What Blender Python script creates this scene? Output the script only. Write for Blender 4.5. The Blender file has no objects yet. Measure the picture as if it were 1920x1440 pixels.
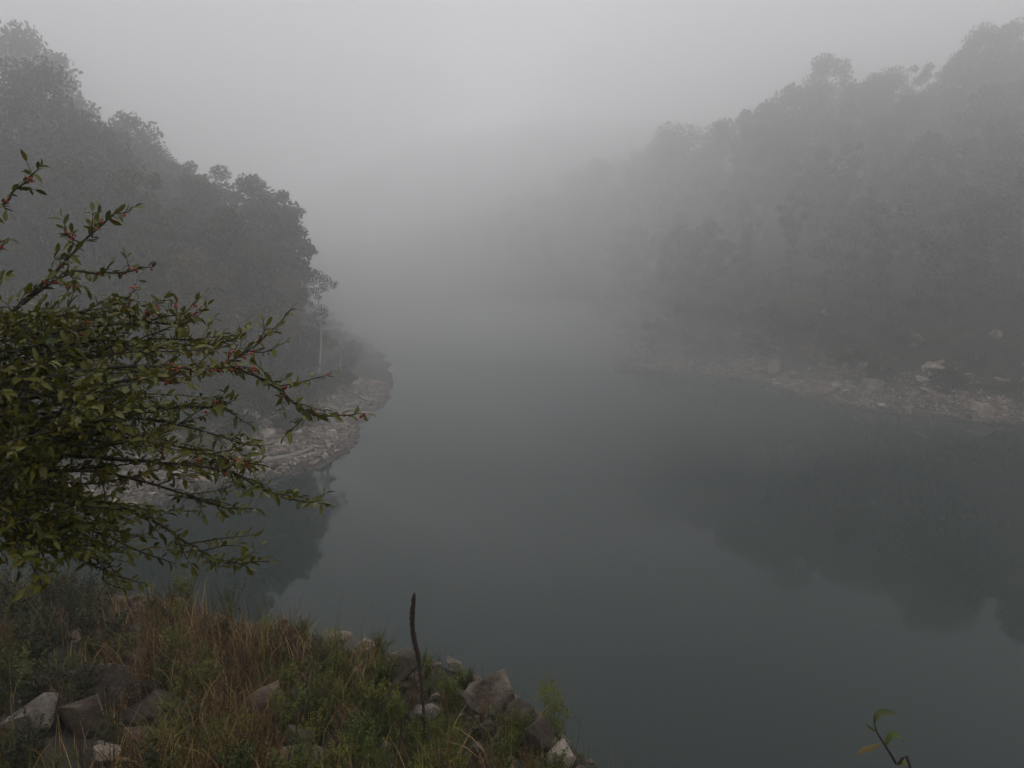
import bpy, bmesh, math, random
import numpy as np
from mathutils import Vector, Matrix, Euler

SC = bpy.context.scene
COL = SC.collection
R = math.radians

# ------------------------------------------------------------------ camera
CAM_H = 24.0            # eye height above the water
PITCH = R(11.0)
F = 1390.0              # focal length in pixels of a 1920 px wide picture
cam_data = bpy.data.cameras.new('camera')
cam = bpy.data.objects.new('camera', cam_data); COL.objects.link(cam)
cam.location = (0, 0, CAM_H)
cam.rotation_euler = (math.pi/2 - PITCH, 0, 0)
cam_data.sensor_width = 36.0
cam_data.lens = 36.0*F/1920.0
cam_data.clip_start = 0.05
cam_data.clip_end = 3000
SC.camera = cam

# ------------------------------------------------------------------ sky and sun (overcast, fog)
SUN_EL, SUN_AZ = R(72), R(20)
world = bpy.data.worlds.new('World'); SC.world = world; world.use_nodes = True
wn = world.node_tree; wn.nodes.clear()
w_out = wn.nodes.new('ShaderNodeOutputWorld'); w_bg = wn.nodes.new('ShaderNodeBackground')
w_sky = wn.nodes.new('ShaderNodeTexSky'); w_sky.sky_type = 'NISHITA'; w_sky.sun_disc = False
w_sky.sun_elevation = SUN_EL; w_sky.sun_rotation = SUN_AZ
w_sky.air_density = 1.0; w_sky.dust_density = 4.0; w_sky.ozone_density = 1.0
w_hs = wn.nodes.new('ShaderNodeHueSaturation'); w_hs.inputs['Saturation'].default_value = 0.07
w_mix = wn.nodes.new('ShaderNodeMix'); w_mix.data_type = 'RGBA'          # a closed cloud deck: mostly one even grey
w_mix.inputs[0].default_value = 0.88
w_mix.inputs[7].default_value = (4.36, 4.38, 4.56, 1)
wn.links.new(w_sky.outputs[0], w_hs.inputs['Color'])
wn.links.new(w_hs.outputs[0], w_mix.inputs[6])
wn.links.new(w_mix.outputs[2], w_bg.inputs[0])
w_bg.inputs[1].default_value = 0.15
wn.links.new(w_bg.outputs[0], w_out.inputs[0])

sun_data = bpy.data.lights.new('sun', 'SUN'); sun_data.energy = 0.5; sun_data.angle = R(170)
sun_data.color = (1.0, 0.97, 0.93)
sun = bpy.data.objects.new('sun', sun_data); COL.objects.link(sun)
sun_dir = Vector((math.sin(SUN_AZ)*math.cos(SUN_EL), math.cos(SUN_AZ)*math.cos(SUN_EL), math.sin(SUN_EL)))
sun.rotation_euler = sun_dir.to_track_quat('Z', 'Y').to_euler()
sun.location = (0, 40, 150)

SC.view_settings.view_transform = 'Standard'
SC.view_settings.look = 'None'
SC.view_settings.exposure = 0.0
SC.view_settings.gamma = 1.0
SC.cycles.use_denoising = True
SC.cycles.denoiser = 'OPENIMAGEDENOISE'
SC.cycles.max_bounces = 8
SC.cycles.diffuse_bounces = 3
SC.cycles.glossy_bounces = 3
SC.cycles.transmission_bounces = 3
SC.cycles.volume_bounces = 6
SC.cycles.transparent_max_bounces = 8
SC.cycles.use_adaptive_sampling = True
SC.cycles.adaptive_threshold = 0.02

# ------------------------------------------------------------------ helpers
rng = np.random.default_rng(7)
random.seed(7)

def ray(px, py):
    """direction of the sight line through a point of the 1920 x 1440 picture, one metre deep"""
    f = Vector((0, math.cos(PITCH), -math.sin(PITCH))); u = Vector((0, math.sin(PITCH), math.cos(PITCH)))
    return f + Vector((1, 0, 0))*((px-960)/F) + u*((720-py)/F)
def at_depth(px, py, d): return Vector((0, 0, CAM_H)) + ray(px, py)*d
def at_z(px, py, z):
    r = ray(px, py); return Vector((0, 0, CAM_H)) + r*((z-CAM_H)/r.z)

def tag(o, label=None, cat=None, group=None, kind=None):
    if label: o['label'] = label
    if cat: o['category'] = cat
    if group: o['group'] = group
    if kind: o['kind'] = kind
    return o
def empty(name, loc, rz=0, s=1.0):
    o = bpy.data.objects.new(name, None); COL.objects.link(o)
    o.location = loc; o.rotation_euler = (0, 0, rz); o.scale = (s, s, s); o.empty_display_size = 0.1
    return o
def link(name, me, parent=None):
    o = bpy.data.objects.new(name, me); COL.objects.link(o)
    if parent: o.parent = parent
    return o
def mesh_np(name, V, Fc, mat=None, smooth=False):
    """fast mesh from an array of vertices and an (n, k) array of faces"""
    V = np.asarray(V, dtype=np.float32).reshape(-1, 3); Fc = np.asarray(Fc, dtype=np.int32)
    n, k = Fc.shape
    me = bpy.data.meshes.new(name)
    me.vertices.add(len(V)); me.vertices.foreach_set('co', V.ravel())
    me.loops.add(n*k); me.loops.foreach_set('vertex_index', Fc.ravel())
    me.polygons.add(n)
    me.polygons.foreach_set('loop_start', np.arange(0, n*k, k, dtype=np.int32))
    me.polygons.foreach_set('loop_total', np.full(n, k, dtype=np.int32))
    me.polygons.foreach_set('use_smooth', np.full(n, bool(smooth)))
    me.update(calc_edges=True); me.validate()
    if mat: me.materials.append(mat)
    return me
def bm_mesh(name, bm, mat=None, smooth=False):
    me = bpy.data.meshes.new(name); bm.to_mesh(me); bm.free()
    if smooth: me.polygons.foreach_set('use_smooth', np.full(len(me.polygons), True))
    if mat: me.materials.append(mat)
    return me
class Geo:
    """collects quads of many pieces for one mesh"""
    def __init__(s): s.V = []; s.F = []; s.n = 0
    def add(s, V, Fc):
        V = np.asarray(V, float).reshape(-1, 3); s.V.append(V); s.F.append(np.asarray(Fc, int)+s.n); s.n += len(V)
    def mesh(s, name, mat, smooth=False): return mesh_np(name, np.vstack(s.V), np.vstack(s.F), mat, smooth)
def tube(pts, radii, sides=6):
    pts = np.asarray(pts, float); n = len(pts)
    T = np.gradient(pts, axis=0); T /= (np.linalg.norm(T, axis=1)[:, None]+1e-9)
    ref = np.array([0, 0, 1.0]) if abs(T[0][2]) < .9 else np.array([1.0, 0, 0])
    V = []
    for i in range(n):
        a = np.cross(T[i], ref); a /= np.linalg.norm(a)+1e-9; b = np.cross(T[i], a)
        for k in range(sides):
            t = 2*math.pi*k/sides
            V.append(pts[i] + radii[i]*(math.cos(t)*a + math.sin(t)*b))
    Fc = [[i*sides+k, i*sides+(k+1) % sides, (i+1)*sides+(k+1) % sides, (i+1)*sides+k] for i in range(n-1) for k in range(sides)]
    V.append(pts[-1] + T[-1]*radii[-1]); V.append(pts[0])
    e = len(V)-2
    Fc += [[(n-1)*sides+k, (n-1)*sides+(k+1) % sides, e, e] for k in range(0)]
    return np.array(V), np.array(Fc)
def spline(P, m=6):
    P = [np.asarray(p, float) for p in P]; P = [2*P[0]-P[1]] + P + [2*P[-1]-P[-2]]
    out = []
    for i in range(1, len(P)-2):
        a, b, c, d = P[i-1:i+3]
        for t in np.linspace(0, 1, m, endpoint=False):
            out.append(.5*((2*b)+(c-a)*t+(2*a-5*b+4*c-d)*t*t+(3*b-a-3*c+d)*t**3))
    out.append(P[-2]); return np.array(out)
def frames(n, rg, up=None):
    """n random rotation matrices (columns x, y, z)"""
    q = rg.normal(size=(n, 4)); q /= np.linalg.norm(q, axis=1)[:, None]
    w, x, y, z = q.T
    return np.stack([np.stack([1-2*(y*y+z*z), 2*(x*y-z*w), 2*(x*z+y*w)], 1),
                     np.stack([2*(x*y+z*w), 1-2*(x*x+z*z), 2*(y*z-x*w)], 1),
                     np.stack([2*(x*z-y*w), 2*(y*z+x*w), 1-2*(x*x+y*y)], 1)], 1)

# value noise for terrain
_perm = np.random.default_rng(3).random((256, 256))
def vnoise(x, y):
    x = np.asarray(x, float); y = np.asarray(y, float)
    xi = np.floor(x).astype(int); yi = np.floor(y).astype(int); fx = x-xi; fy = y-yi
    fx = fx*fx*(3-2*fx); fy = fy*fy*(3-2*fy)
    g = lambda a, b: _perm[a % 256, b % 256]
    return (g(xi, yi)*(1-fx)+g(xi+1, yi)*fx)*(1-fy)+(g(xi, yi+1)*(1-fx)+g(xi+1, yi+1)*fx)*fy - .5
def fbm(x, y, o=4):
    s = 0; a = 1.0
    for k in range(o): s = s+a*vnoise(x*2**k+17*k, y*2**k+5*k); a *= .5
    return s

# ------------------------------------------------------------------ materials
def mat_new(name):
    m = bpy.data.materials.new(name); m.use_nodes = True
    nt = m.node_tree; b = nt.nodes['Principled BSDF']; return m, nt, b
def ramp(nt, stops):
    r = nt.nodes.new('ShaderNodeValToRGB'); e = r.color_ramp.elements
    while len(e) < len(stops): e.new(.5)
    for i, (p, c) in enumerate(stops): e[i].position = p; e[i].color = (*c, 1)
    return r
def noise(nt, scale, detail=6, rough=.6, coord=None):
    n = nt.nodes.new('ShaderNodeTexNoise'); n.inputs['Scale'].default_value = scale
    n.inputs['Detail'].default_value = detail; n.inputs['Roughness'].default_value = rough
    if coord: nt.links.new(coord, n.inputs['Vector'])
    return n
def rock_mat(name, dark, mid, light, scale=3.0, bump=.85, band=True, stain=None):
    m, nt, b = mat_new(name)
    tc = nt.nodes.new('ShaderNodeTexCoord'); oi = nt.nodes.new('ShaderNodeObjectInfo')
    add = nt.nodes.new('ShaderNodeVectorMath'); add.operation = 'ADD'
    mul = nt.nodes.new('ShaderNodeVectorMath'); mul.operation = 'SCALE'; mul.inputs['Scale'].default_value = 40
    comb = nt.nodes.new('ShaderNodeCombineXYZ')
    for k in range(3): nt.links.new(oi.outputs['Random'], comb.inputs[k])
    nt.links.new(comb.outputs[0], mul.inputs[0])
    geo = nt.nodes.new('ShaderNodeNewGeometry')
    nt.links.new(geo.outputs['Position'], add.inputs[0]); nt.links.new(mul.outputs[0], add.inputs[1])
    n1 = noise(nt, scale, 8, .65, add.outputs[0]); n2 = noise(nt, scale*7, 6, .7, add.outputs[0])
    r1 = ramp(nt, [(.32, dark), (.5, mid), (.68, light)])
    nt.links.new(n1.outputs['Fac'], r1.inputs[0])
    mx = nt.nodes.new('ShaderNodeMix'); mx.data_type = 'RGBA'; mx.blend_type = 'MULTIPLY'; mx.inputs[0].default_value = .7
    r2 = ramp(nt, [(.3, (.45, .43, .4)), (.62, (1, 1, 1))]); nt.links.new(n2.outputs['Fac'], r2.inputs[0])
    nt.links.new(r1.outputs[0], mx.inputs[6]); nt.links.new(r2.outputs[0], mx.inputs[7])
    hs = nt.nodes.new('ShaderNodeHueSaturation')
    mr = nt.nodes.new('ShaderNodeMapRange'); mr.inputs[3].default_value = .5; mr.inputs[4].default_value = 1.45
    fr = nt.nodes.new('ShaderNodeMath'); fr.operation = 'ADD'; f2 = nt.nodes.new('ShaderNodeMath'); f2.operation = 'FRACT'
    nt.links.new(oi.outputs['Random'], fr.inputs[0]); nt.links.new(geo.outputs['Random Per Island'], fr.inputs[1]); nt.links.new(fr.outputs[0], f2.inputs[0])
    nt.links.new(f2.outputs[0], mr.inputs[0]); nt.links.new(mr.outputs[0], hs.inputs['Value'])
    sx = nt.nodes.new('ShaderNodeSeparateXYZ'); nt.links.new(geo.outputs['Position'], sx.inputs[0])          # stones are wet just above the water
    wet = nt.nodes.new('ShaderNodeMapRange'); wet.inputs[1].default_value = .15; wet.inputs[2].default_value = .55; wet.inputs[3].default_value = .38; wet.inputs[4].default_value = 1.0
    nt.links.new(sx.outputs[2], wet.inputs[0])
    wm = nt.nodes.new('ShaderNodeVectorMath'); wm.operation = 'SCALE'; nt.links.new(mx.outputs[2], wm.inputs[0]); nt.links.new(wet.outputs[0], wm.inputs['Scale'])
    nt.links.new(wm.outputs[0], hs.inputs['Color']); nt.links.new(hs.outputs[0], b.inputs['Base Color'])
    b.inputs['Roughness'].default_value = .85; b.inputs['Specular IOR Level'].default_value = .3
    bp = nt.nodes.new('ShaderNodeBump'); bp.inputs['Strength'].default_value = bump; bp.inputs['Distance'].default_value = .09
    sm = nt.nodes.new('ShaderNodeMath'); sm.operation = 'ADD'
    nt.links.new(n1.outputs['Fac'], sm.inputs[0]); nt.links.new(n2.outputs['Fac'], sm.inputs[1])
    nt.links.new(sm.outputs[0], bp.inputs['Height']); nt.links.new(bp.outputs[0], b.inputs['Normal'])
    return m
def leaf_mat(name, c1, c2, c3, scale=.8, rough=.5, trans=.25, spread=.35):
    m, nt, b = mat_new(name)
    geo = nt.nodes.new('ShaderNodeNewGeometry'); oi = nt.nodes.new('ShaderNodeObjectInfo')
    n1 = noise(nt, scale, 3, .5, geo.outputs['Position'])
    a = nt.nodes.new('ShaderNodeMath'); a.operation = 'MULTIPLY_ADD'; a.inputs[1].default_value = spread; 
    nt.links.new(geo.outputs['Random Per Island'], a.inputs[0])
    b2 = nt.nodes.new('ShaderNodeMath'); b2.operation = 'MULTIPLY_ADD'; b2.inputs[1].default_value = 1.0; b2.inputs[2].default_value = -spread/2
    nt.links.new(n1.outputs['Fac'], b2.inputs[0]); nt.links.new(b2.outputs[0], a.inputs[2])
    c = nt.nodes.new('ShaderNodeMath'); c.operation = 'MULTIPLY_ADD'; c.inputs[1].default_value = .34; 
    nt.links.new(oi.outputs['Random'], c.inputs[0]); nt.links.new(a.outputs[0], c.inputs[2])
    r = ramp(nt, [(.4, c1), (.58, c2), (.82, c3)]); nt.links.new(c.outputs[0], r.inputs[0])
    nt.links.new(r.outputs[0], b.inputs['Base Color'])
    b.inputs['Roughness'].default_value = rough; b.inputs['Specular IOR Level'].default_value = .35
    if trans > 0:
        tr = nt.nodes.new('ShaderNodeBsdfTranslucent'); mx = nt.nodes.new('ShaderNodeMixShader'); mx.inputs[0].default_value = trans
        nt.links.new(r.outputs[0], tr.inputs[0]); nt.links.new(b.outputs[0], mx.inputs[1]); nt.links.new(tr.outputs[0], mx.inputs[2])
        nt.links.new(mx.outputs[0], nt.nodes['Material Output'].inputs[0])
    return m
def bark_mat(name, c1, c2, scale=14, rough=.9):
    m, nt, b = mat_new(name)
    tc = nt.nodes.new('ShaderNodeTexCoord'); mp = nt.nodes.new('ShaderNodeMapping'); mp.inputs['Scale'].default_value = (1, 1, .25)
    nt.links.new(tc.outputs['Object'], mp.inputs[0])
    n1 = noise(nt, scale, 6, .65, mp.outputs[0]); r = ramp(nt, [(.35, c1), (.65, c2)])
    nt.links.new(n1.outputs['Fac'], r.inputs[0]); nt.links.new(r.outputs[0], b.inputs['Base Color'])
    b.inputs['Roughness'].default_value = rough
    bp = nt.nodes.new('ShaderNodeBump'); bp.inputs['Strength'].default_value = .5; bp.inputs['Distance'].default_value = .01
    nt.links.new(n1.outputs['Fac'], bp.inputs['Height']); nt.links.new(bp.outputs[0], b.inputs['Normal'])
    return m
def ground_mat(name, stops, scale, fine):
    m, nt, b = mat_new(name)
    geo = nt.nodes.new('ShaderNodeNewGeometry')
    n1 = noise(nt, scale, 8, .65, geo.outputs['Position']); n2 = noise(nt, fine, 5, .7, geo.outputs['Position'])
    r = ramp(nt, stops); nt.links.new(n1.outputs['Fac'], r.inputs[0])
    mx = nt.nodes.new('ShaderNodeMix'); mx.data_type = 'RGBA'; mx.blend_type = 'MULTIPLY'; mx.inputs[0].default_value = .8
    r2 = ramp(nt, [(.3, (.35, .35, .35)), (.65, (1, 1, 1))]); nt.links.new(n2.outputs['Fac'], r2.inputs[0])
    nt.links.new(r.outputs[0], mx.inputs[6]); nt.links.new(r2.outputs[0], mx.inputs[7])
    nt.links.new(mx.outputs[2], b.inputs['Base Color']); b.inputs['Roughness'].default_value = .95
    bp = nt.nodes.new('ShaderNodeBump'); bp.inputs['Strength'].default_value = .8; bp.inputs['Distance'].default_value = .08
    nt.links.new(n2.outputs['Fac'], bp.inputs['Height']); nt.links.new(bp.outputs[0], b.inputs['Normal'])
    return m

M = {}
M['rock_grey'] = rock_mat('rock_grey', (.05, .037, .026), (.135, .105, .078), (.27, .23, .185), 2.2)
M['rock_pale'] = rock_mat('rock_pale', (.12, .095, .07), (.28, .235, .19), (.46, .41, .35), 2.6)
M['beach_pale'] = rock_mat('beach_pale', (.2, .165, .135), (.38, .325, .275), (.56, .5, .44), 1.4)
M['rock_brown'] = rock_mat('rock_brown', (.045, .029, .019), (.1, .068, .046), (.19, .14, .097), 2.0)
M['stone_tan'] = rock_mat('stone_tan', (.13, .1, .075), (.28, .23, .185), (.46, .4, .34), 1.2)
M['stone_rust'] = rock_mat('stone_rust', (.12, .074, .052), (.27, .182, .135), (.43, .33, .265), 1.0)
M['forest_floor'] = ground_mat('forest_floor', [(.3, (.014, .012, .006)), (.5, (.03, .025, .012)), (.7, (.03, .036, .012))], .35, 3)
M['bank_soil'] = ground_mat('bank_soil', [(.3, (.014, .01, .006)), (.5, (.03, .021, .012)), (.7, (.04, .034, .016))], 1.1, 9)
M['bark'] = bark_mat('bark', (.035, .028, .022), (.09, .075, .06), 8)
M['bark_pale'] = bark_mat('bark_pale', (.28, .26, .23), (.52, .5, .46), 8)
M['twig'] = bark_mat('twig', (.02, .015, .012), (.055, .04, .032), 60)
M['stalk'] = bark_mat('stalk', (.010, .004, .003), (.042, .018, .012), 40)
M['driftwood'] = bark_mat('driftwood', (.16, .13, .11), (.36, .32, .28), 6)
M['fol_dark'] = leaf_mat('foliage_dark', (.010, .017, .004), (.02, .03, .007), (.045, .05, .011))
M['fol_olive'] = leaf_mat('foliage_olive', (.022, .026, .006), (.036, .039, .009), (.062, .055, .012))
M['fol_yellow'] = leaf_mat('foliage_yellow', (.085, .065, .02), (.13, .095, .025), (.17, .11, .03))
M['bush_leaf'] = leaf_mat('bush_leaf', (.013, .025, .003), (.038, .055, .006), (.115, .108, .010), 4.0, .38, .2, .4)
M['weed_green'] = leaf_mat('weed_green', (.022, .046, .005), (.066, .1, .010), (.14, .165, .02), 1.5, .55, .25)
M['weed_yellow'] = leaf_mat('weed_yellow', (.06, .08, .007), (.12, .14, .012), (.2, .19, .022), 1.5, .55, .3)
M['weed_dark'] = leaf_mat('weed_dark', (.007, .013, .003), (.018, .028, .005), (.05, .06, .010), 1.5, .55, .2)
M['weed_brown'] = leaf_mat('weed_brown', (.035, .017, .006), (.085, .044, .015), (.17, .1, .04), 1.5, .7, .15)
M['dry_grass'] = leaf_mat('dry_grass', (.05, .027, .009), (.18, .1, .034), (.48, .32, .14), 1.2, .7, .2, .6)
M['green_grass'] = leaf_mat('green_grass', (.025, .038, .006), (.065, .085, .012), (.15, .14, .026), 1.2, .6, .25, .5)
def berry_mat():
    m, nt, b = mat_new('berry'); oi = nt.nodes.new('ShaderNodeObjectInfo')
    r = ramp(nt, [(0, (.16, .012, .01)), (.6, (.32, .02, .014)), (1, (.42, .05, .02))]); nt.links.new(oi.outputs['Random'], r.inputs[0])
    nt.links.new(r.outputs[0], b.inputs['Base Color']); b.inputs['Roughness'].default_value = .3; return m
M['berry'] = berry_mat()
def water_mat():
    m, nt, b = mat_new('water')
    b.inputs['Base Color'].default_value = (.004, .0145, .0115, 1); b.inputs['Roughness'].default_value = .03
    b.inputs['IOR'].default_value = 1.333; b.inputs['Specular IOR Level'].default_value = .42
    geo = nt.nodes.new('ShaderNodeNewGeometry')
    mp = nt.nodes.new('ShaderNodeMapping'); mp.inputs['Scale'].default_value = (1, .45, 1)
    nt.links.new(geo.outputs['Position'], mp.inputs[0])
    n1 = noise(nt, 1.6, 3, .5, mp.outputs[0])
    bp = nt.nodes.new('ShaderNodeBump'); bp.inputs['Strength'].default_value = .08; bp.inputs['Distance'].default_value = .05
    nt.links.new(n1.outputs['Fac'], bp.inputs['Height']); nt.links.new(bp.outputs[0], b.inputs['Normal'])
    mp2 = nt.nodes.new('ShaderNodeMapping'); mp2.inputs['Scale'].default_value = (.5, 1.3, 1); nt.links.new(geo.outputs['Position'], mp2.inputs[0])
    n2 = noise(nt, .045, 4, .6, mp2.outputs[0]); mr = nt.nodes.new('ShaderNodeMapRange')            # faint breaths of wind
    mr.inputs[1].default_value = .4; mr.inputs[2].default_value = .65; mr.inputs[3].default_value = .015; mr.inputs[4].default_value = .07
    nt.links.new(n2.outputs['Fac'], mr.inputs[0]); nt.links.new(mr.outputs[0], b.inputs['Roughness'])
    return m
M['water'] = water_mat()

# ------------------------------------------------------------------ the setting: water and land
lake_mesh = mesh_np('water', [(-460, -60, 0), (460, -60, 0), (460, 600, 0), (-460, 600, 0)], [[0, 1, 2, 3]], M['water'])
tag(link('water', lake_mesh), 'still dark green lake water under drifting fog', None, None, 'structure')

def wpt(px, py): p = at_z(px, py, 0); return (p.x, p.y)
LEFT_SHORE = [(-120, 42), (-68, 47), wpt(0, 1003), wpt(160, 978), wpt(260, 952), wpt(420, 912), wpt(520, 897), wpt(600, 882), wpt(650, 852), wpt(672, 829),
              wpt(668, 808), wpt(700, 775), wpt(728, 745), wpt(737, 722), (-25, 150), (-40, 190), (-62, 260), (-100, 400), (-130, 560)]
RIGHT_SHORE = [(-230, 500), (-120, 390), (-55, 315), (-14, 255), (9, 205), (17, 178), wpt(1150, 694), wpt(1300, 700), wpt(1430, 716), wpt(1510, 748), wpt(1600, 764), wpt(1700, 777),
               wpt(1800, 788), wpt(1920, 798), (96, 80), (150, 66), (260, 60)]
def seg_dist(x, y, pts):
    """signed distance to a polyline, positive to its left"""
    best = np.full(np.shape(x), 1e9); sgn = np.ones(np.shape(x))
    for (ax, ay), (bx, by) in zip(pts[:-1], pts[1:]):
        dx, dy = bx-ax, by-ay; L2 = dx*dx+dy*dy
        t = np.clip(((x-ax)*dx+(y-ay)*dy)/L2, 0, 1)
        d = np.hypot(x-(ax+t*dx), y-(ay+t*dy)); c = dx*(y-ay)-dy*(x-ax)
        up = d < best-1e-9; best = np.where(up, d, best); sgn = np.where(up, np.where(c >= 0, 1, -1), sgn)
    return best*sgn
def rise(d, beach, slope, top):
    b = 9.0
    z = np.where(d < 0, d*.5, np.where(d < b, d*beach, beach*b + top*(1-np.exp(-(d-b)*slope/top))))
    return z
def left_h(x, y):
    x = np.asarray(x, float); y = np.asarray(y, float)
    d = seg_dist(x, y, LEFT_SHORE)
    n = fbm(x*.06, y*.06)*np.clip(d/12, 0, 1)*3.2 + fbm(x*.4, y*.4)*.6*np.clip(d+.4, 0, 1) + fbm(x*.25+9, y*.25)*.5*np.exp(-d*d/16)
    return rise(d, .28, .66, 54)*(1-.42*np.clip((y-112)/50, 0, 1))+n
def right_h(x, y):
    x = np.asarray(x, float); y = np.asarray(y, float)
    d = seg_dist(x, y, RIGHT_SHORE)
    n = fbm(x*.05+40, y*.05)*np.clip(d/12, 0, 1)*4.4 + fbm(x*.35, y*.35+30)*.7*np.clip(d+.4, 0, 1) + fbm(x*.22+9, y*.22)*.6*np.exp(-d*d/16)
    far = np.clip((y-210)/190, 0, 1)
    return rise(d, .30, .88, 62*(1-.72*far*far*(3-2*far)))+n

EDGE = [(-60, 15.5), (-18, 13.4), (-9.5, 12.9)] + [(at_z(px, py, 17.6).x, at_z(px, py, 17.6).y) for px, py in
        [(250, 1118), (400, 1148), (500, 1172), (600, 1196), (690, 1222), (780, 1242), (860, 1270), (930, 1312), (985, 1360), (1030, 1412)]] + \
       [(.75, 7.6), (1.4, 6), (2.2, 3), (3, 0), (4, -20)]
def near_h(x, y):
    x = np.asarray(x, float); y = np.asarray(y, float)
    k = .8; t = (8.0-y)                                        # softened fold from the slope to the terrace
    soft = np.log1p(np.exp(np.clip(t/k, -40, 40)))*k
    z = 17.55 + .58*soft - .03*np.clip(y-8, 0, 10) + .05*np.clip(-x-5, 0, 12)
    z = z - .02*np.clip(-y, 0, 50)
    d = -seg_dist(x, y, EDGE)                                   # positive on the camera's side
    z = z + fbm(x*.8, y*.8)*.22 + fbm(x*2.6, y*2.6)*.07
    o = np.clip(-d, 0, None)
    z = z - .35*np.clip(d, -.6, 0)**2*2 - np.clip(o-.3, 0, None)*1.9
    return z
def hit(px, py, zone='near'):
    """where the sight line meets the land or the water"""
    r = np.array(ray(px, py)); t = np.linspace(4, 18, 1400) if zone == 'near' else np.linspace(44, 240, 3000)
    P = np.array([0, 0, CAM_H]) + r*t[:, None]
    fn = {'near': near_h, 'left': left_h, 'right': right_h}[zone]
    below = P[:, 2] <= np.maximum(0, fn(P[:, 0], P[:, 1]))
    i = int(np.argmax(below)) if below.any() else len(t)-1
    return Vector(P[i])
def land(name, fn, x0, x1, y0, y1, step, mat, mask, label):
    xs = np.arange(x0, x1+1e-6, step); ys = np.arange(y0, y1+1e-6, step); X, Y = np.meshgrid(xs, ys)
    Z = fn(X, Y); nx = len(xs); ny = len(ys)
    I = np.arange(nx*ny).reshape(ny, nx)
    Fc = np.stack([I[:-1, :-1], I[:-1, 1:], I[1:, 1:], I[1:, :-1]], -1).reshape(-1, 4)
    keep = (Z.ravel()[Fc].max(1) > -1.4) & mask(X.ravel()[Fc].mean(1), Y.ravel()[Fc].mean(1))
    V = np.stack([X.ravel(), Y.ravel(), np.maximum(Z.ravel(), -2.0)], 1); Fc = Fc[keep]
    used, inv = np.unique(Fc, return_inverse=True)
    tag(link(name, mesh_np(name, V[used], inv.reshape(-1, 4), mat, True)), label, None, None, 'structure')
land('left_hillside', left_h, -220, 0, 39, 330, 1.2, M['forest_floor'], lambda x, y: x < 0, 'steep wooded hillside above the rocky point')
land('right_hillside', right_h, -240, 300, 52, 520, 2.4, M['forest_floor'], lambda x, y: seg_dist(x, y, RIGHT_SHORE) > -12, 'steep wooded hillside across the water')
land('near_bank', near_h, -40, 16, -14, 26, .16, M['bank_soil'], lambda x, y: y < 28, 'weedy stony bank in front of the viewer')

# the fog: one closed box round everything
def haze_box():
    x0, x1, y0, y1, z0, z1 = -520, 520, -70, 640, -4, 96
    V = [(x, y, z) for x in (x0, x1) for y in (y0, y1) for z in (z0, z1)]
    Fc = [[0, 1, 3, 2], [4, 6, 7, 5], [0, 4, 5, 1], [2, 3, 7, 6], [0, 2, 6, 4], [1, 5, 7, 3]]
    m = bpy.data.materials.new('haze'); m.use_nodes = True; nt = m.node_tree; nt.nodes.clear()
    o = nt.nodes.new('ShaderNodeOutputMaterial'); v = nt.nodes.new('ShaderNodeVolumePrincipled')
    v.inputs['Color'].default_value = (.99, .99, .99, 1); v.inputs['Density'].default_value = HAZE_DENSITY; v.inputs['Anisotropy'].default_value = HAZE_G
    nt.links.new(v.outputs[0], o.inputs['Volume'])
    h = link('haze', mesh_np('haze', V, Fc, m)); tag(h, 'pale morning fog filling the valley', None, None, 'stuff')
    h.display_type = 'WIRE'
HAZE_DENSITY = .0046; HAZE_G = .68
haze_box()
def mist(c, r, dens, label, g=.68):
    bm = bmesh.new(); bmesh.ops.create_uvsphere(bm, u_segments=64, v_segments=32, radius=1)
    for v in bm.verts: v.co = Vector((v.co.x*r[0], v.co.y*r[1], v.co.z*r[2]))
    m = bpy.data.materials.new('mist'); m.use_nodes = True; nt = m.node_tree; nt.nodes.clear()
    o = nt.nodes.new('ShaderNodeOutputMaterial'); v = nt.nodes.new('ShaderNodeVolumePrincipled')
    v.inputs['Color'].default_value = (.99, .99, .99, 1); v.inputs['Density'].default_value = dens; v.inputs['Anisotropy'].default_value = g
    nt.links.new(v.outputs[0], o.inputs['Volume'])
    h = link('mist', bm_mesh('mist', bm, m)); h.location = c; tag(h, label, None, None, 'stuff'); h.display_type = 'WIRE'
mist((25, 250, 10), (105, 118, 50), .0135, 'thick bank of mist closing the far channel', .5)
mist((95, 165, 42), (95, 74, 52), .0085, 'mist drifting across the wooded slope over the water')
mist((-75, 128, 52), (66, 60, 36), .0070, 'mist hanging in the tree tops above the rocky point')
mist((8, 150, -10), (95, 88, 21), .0075, 'thin mist lying low over the middle of the lake', .35)

def in_view(p, margin=60):
    d = p - Vector((0, 0, CAM_H)); z = d.y*math.cos(PITCH)-d.z*math.sin(PITCH)
    if z < .3: return False
    u = d.y*math.sin(PITCH)+d.z*math.cos(PITCH)
    px = 960+F*d.x/z; py = 720-F*u/z
    return -margin < px < 1920+margin and -margin < py < 1440+margin
def to_px(p):
    d = p - Vector((0, 0, CAM_H)); z = d.y*math.cos(PITCH)-d.z*math.sin(PITCH); u = d.y*math.sin(PITCH)+d.z*math.cos(PITCH)
    return 960+F*d.x/z, 720-F*u/z

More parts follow.
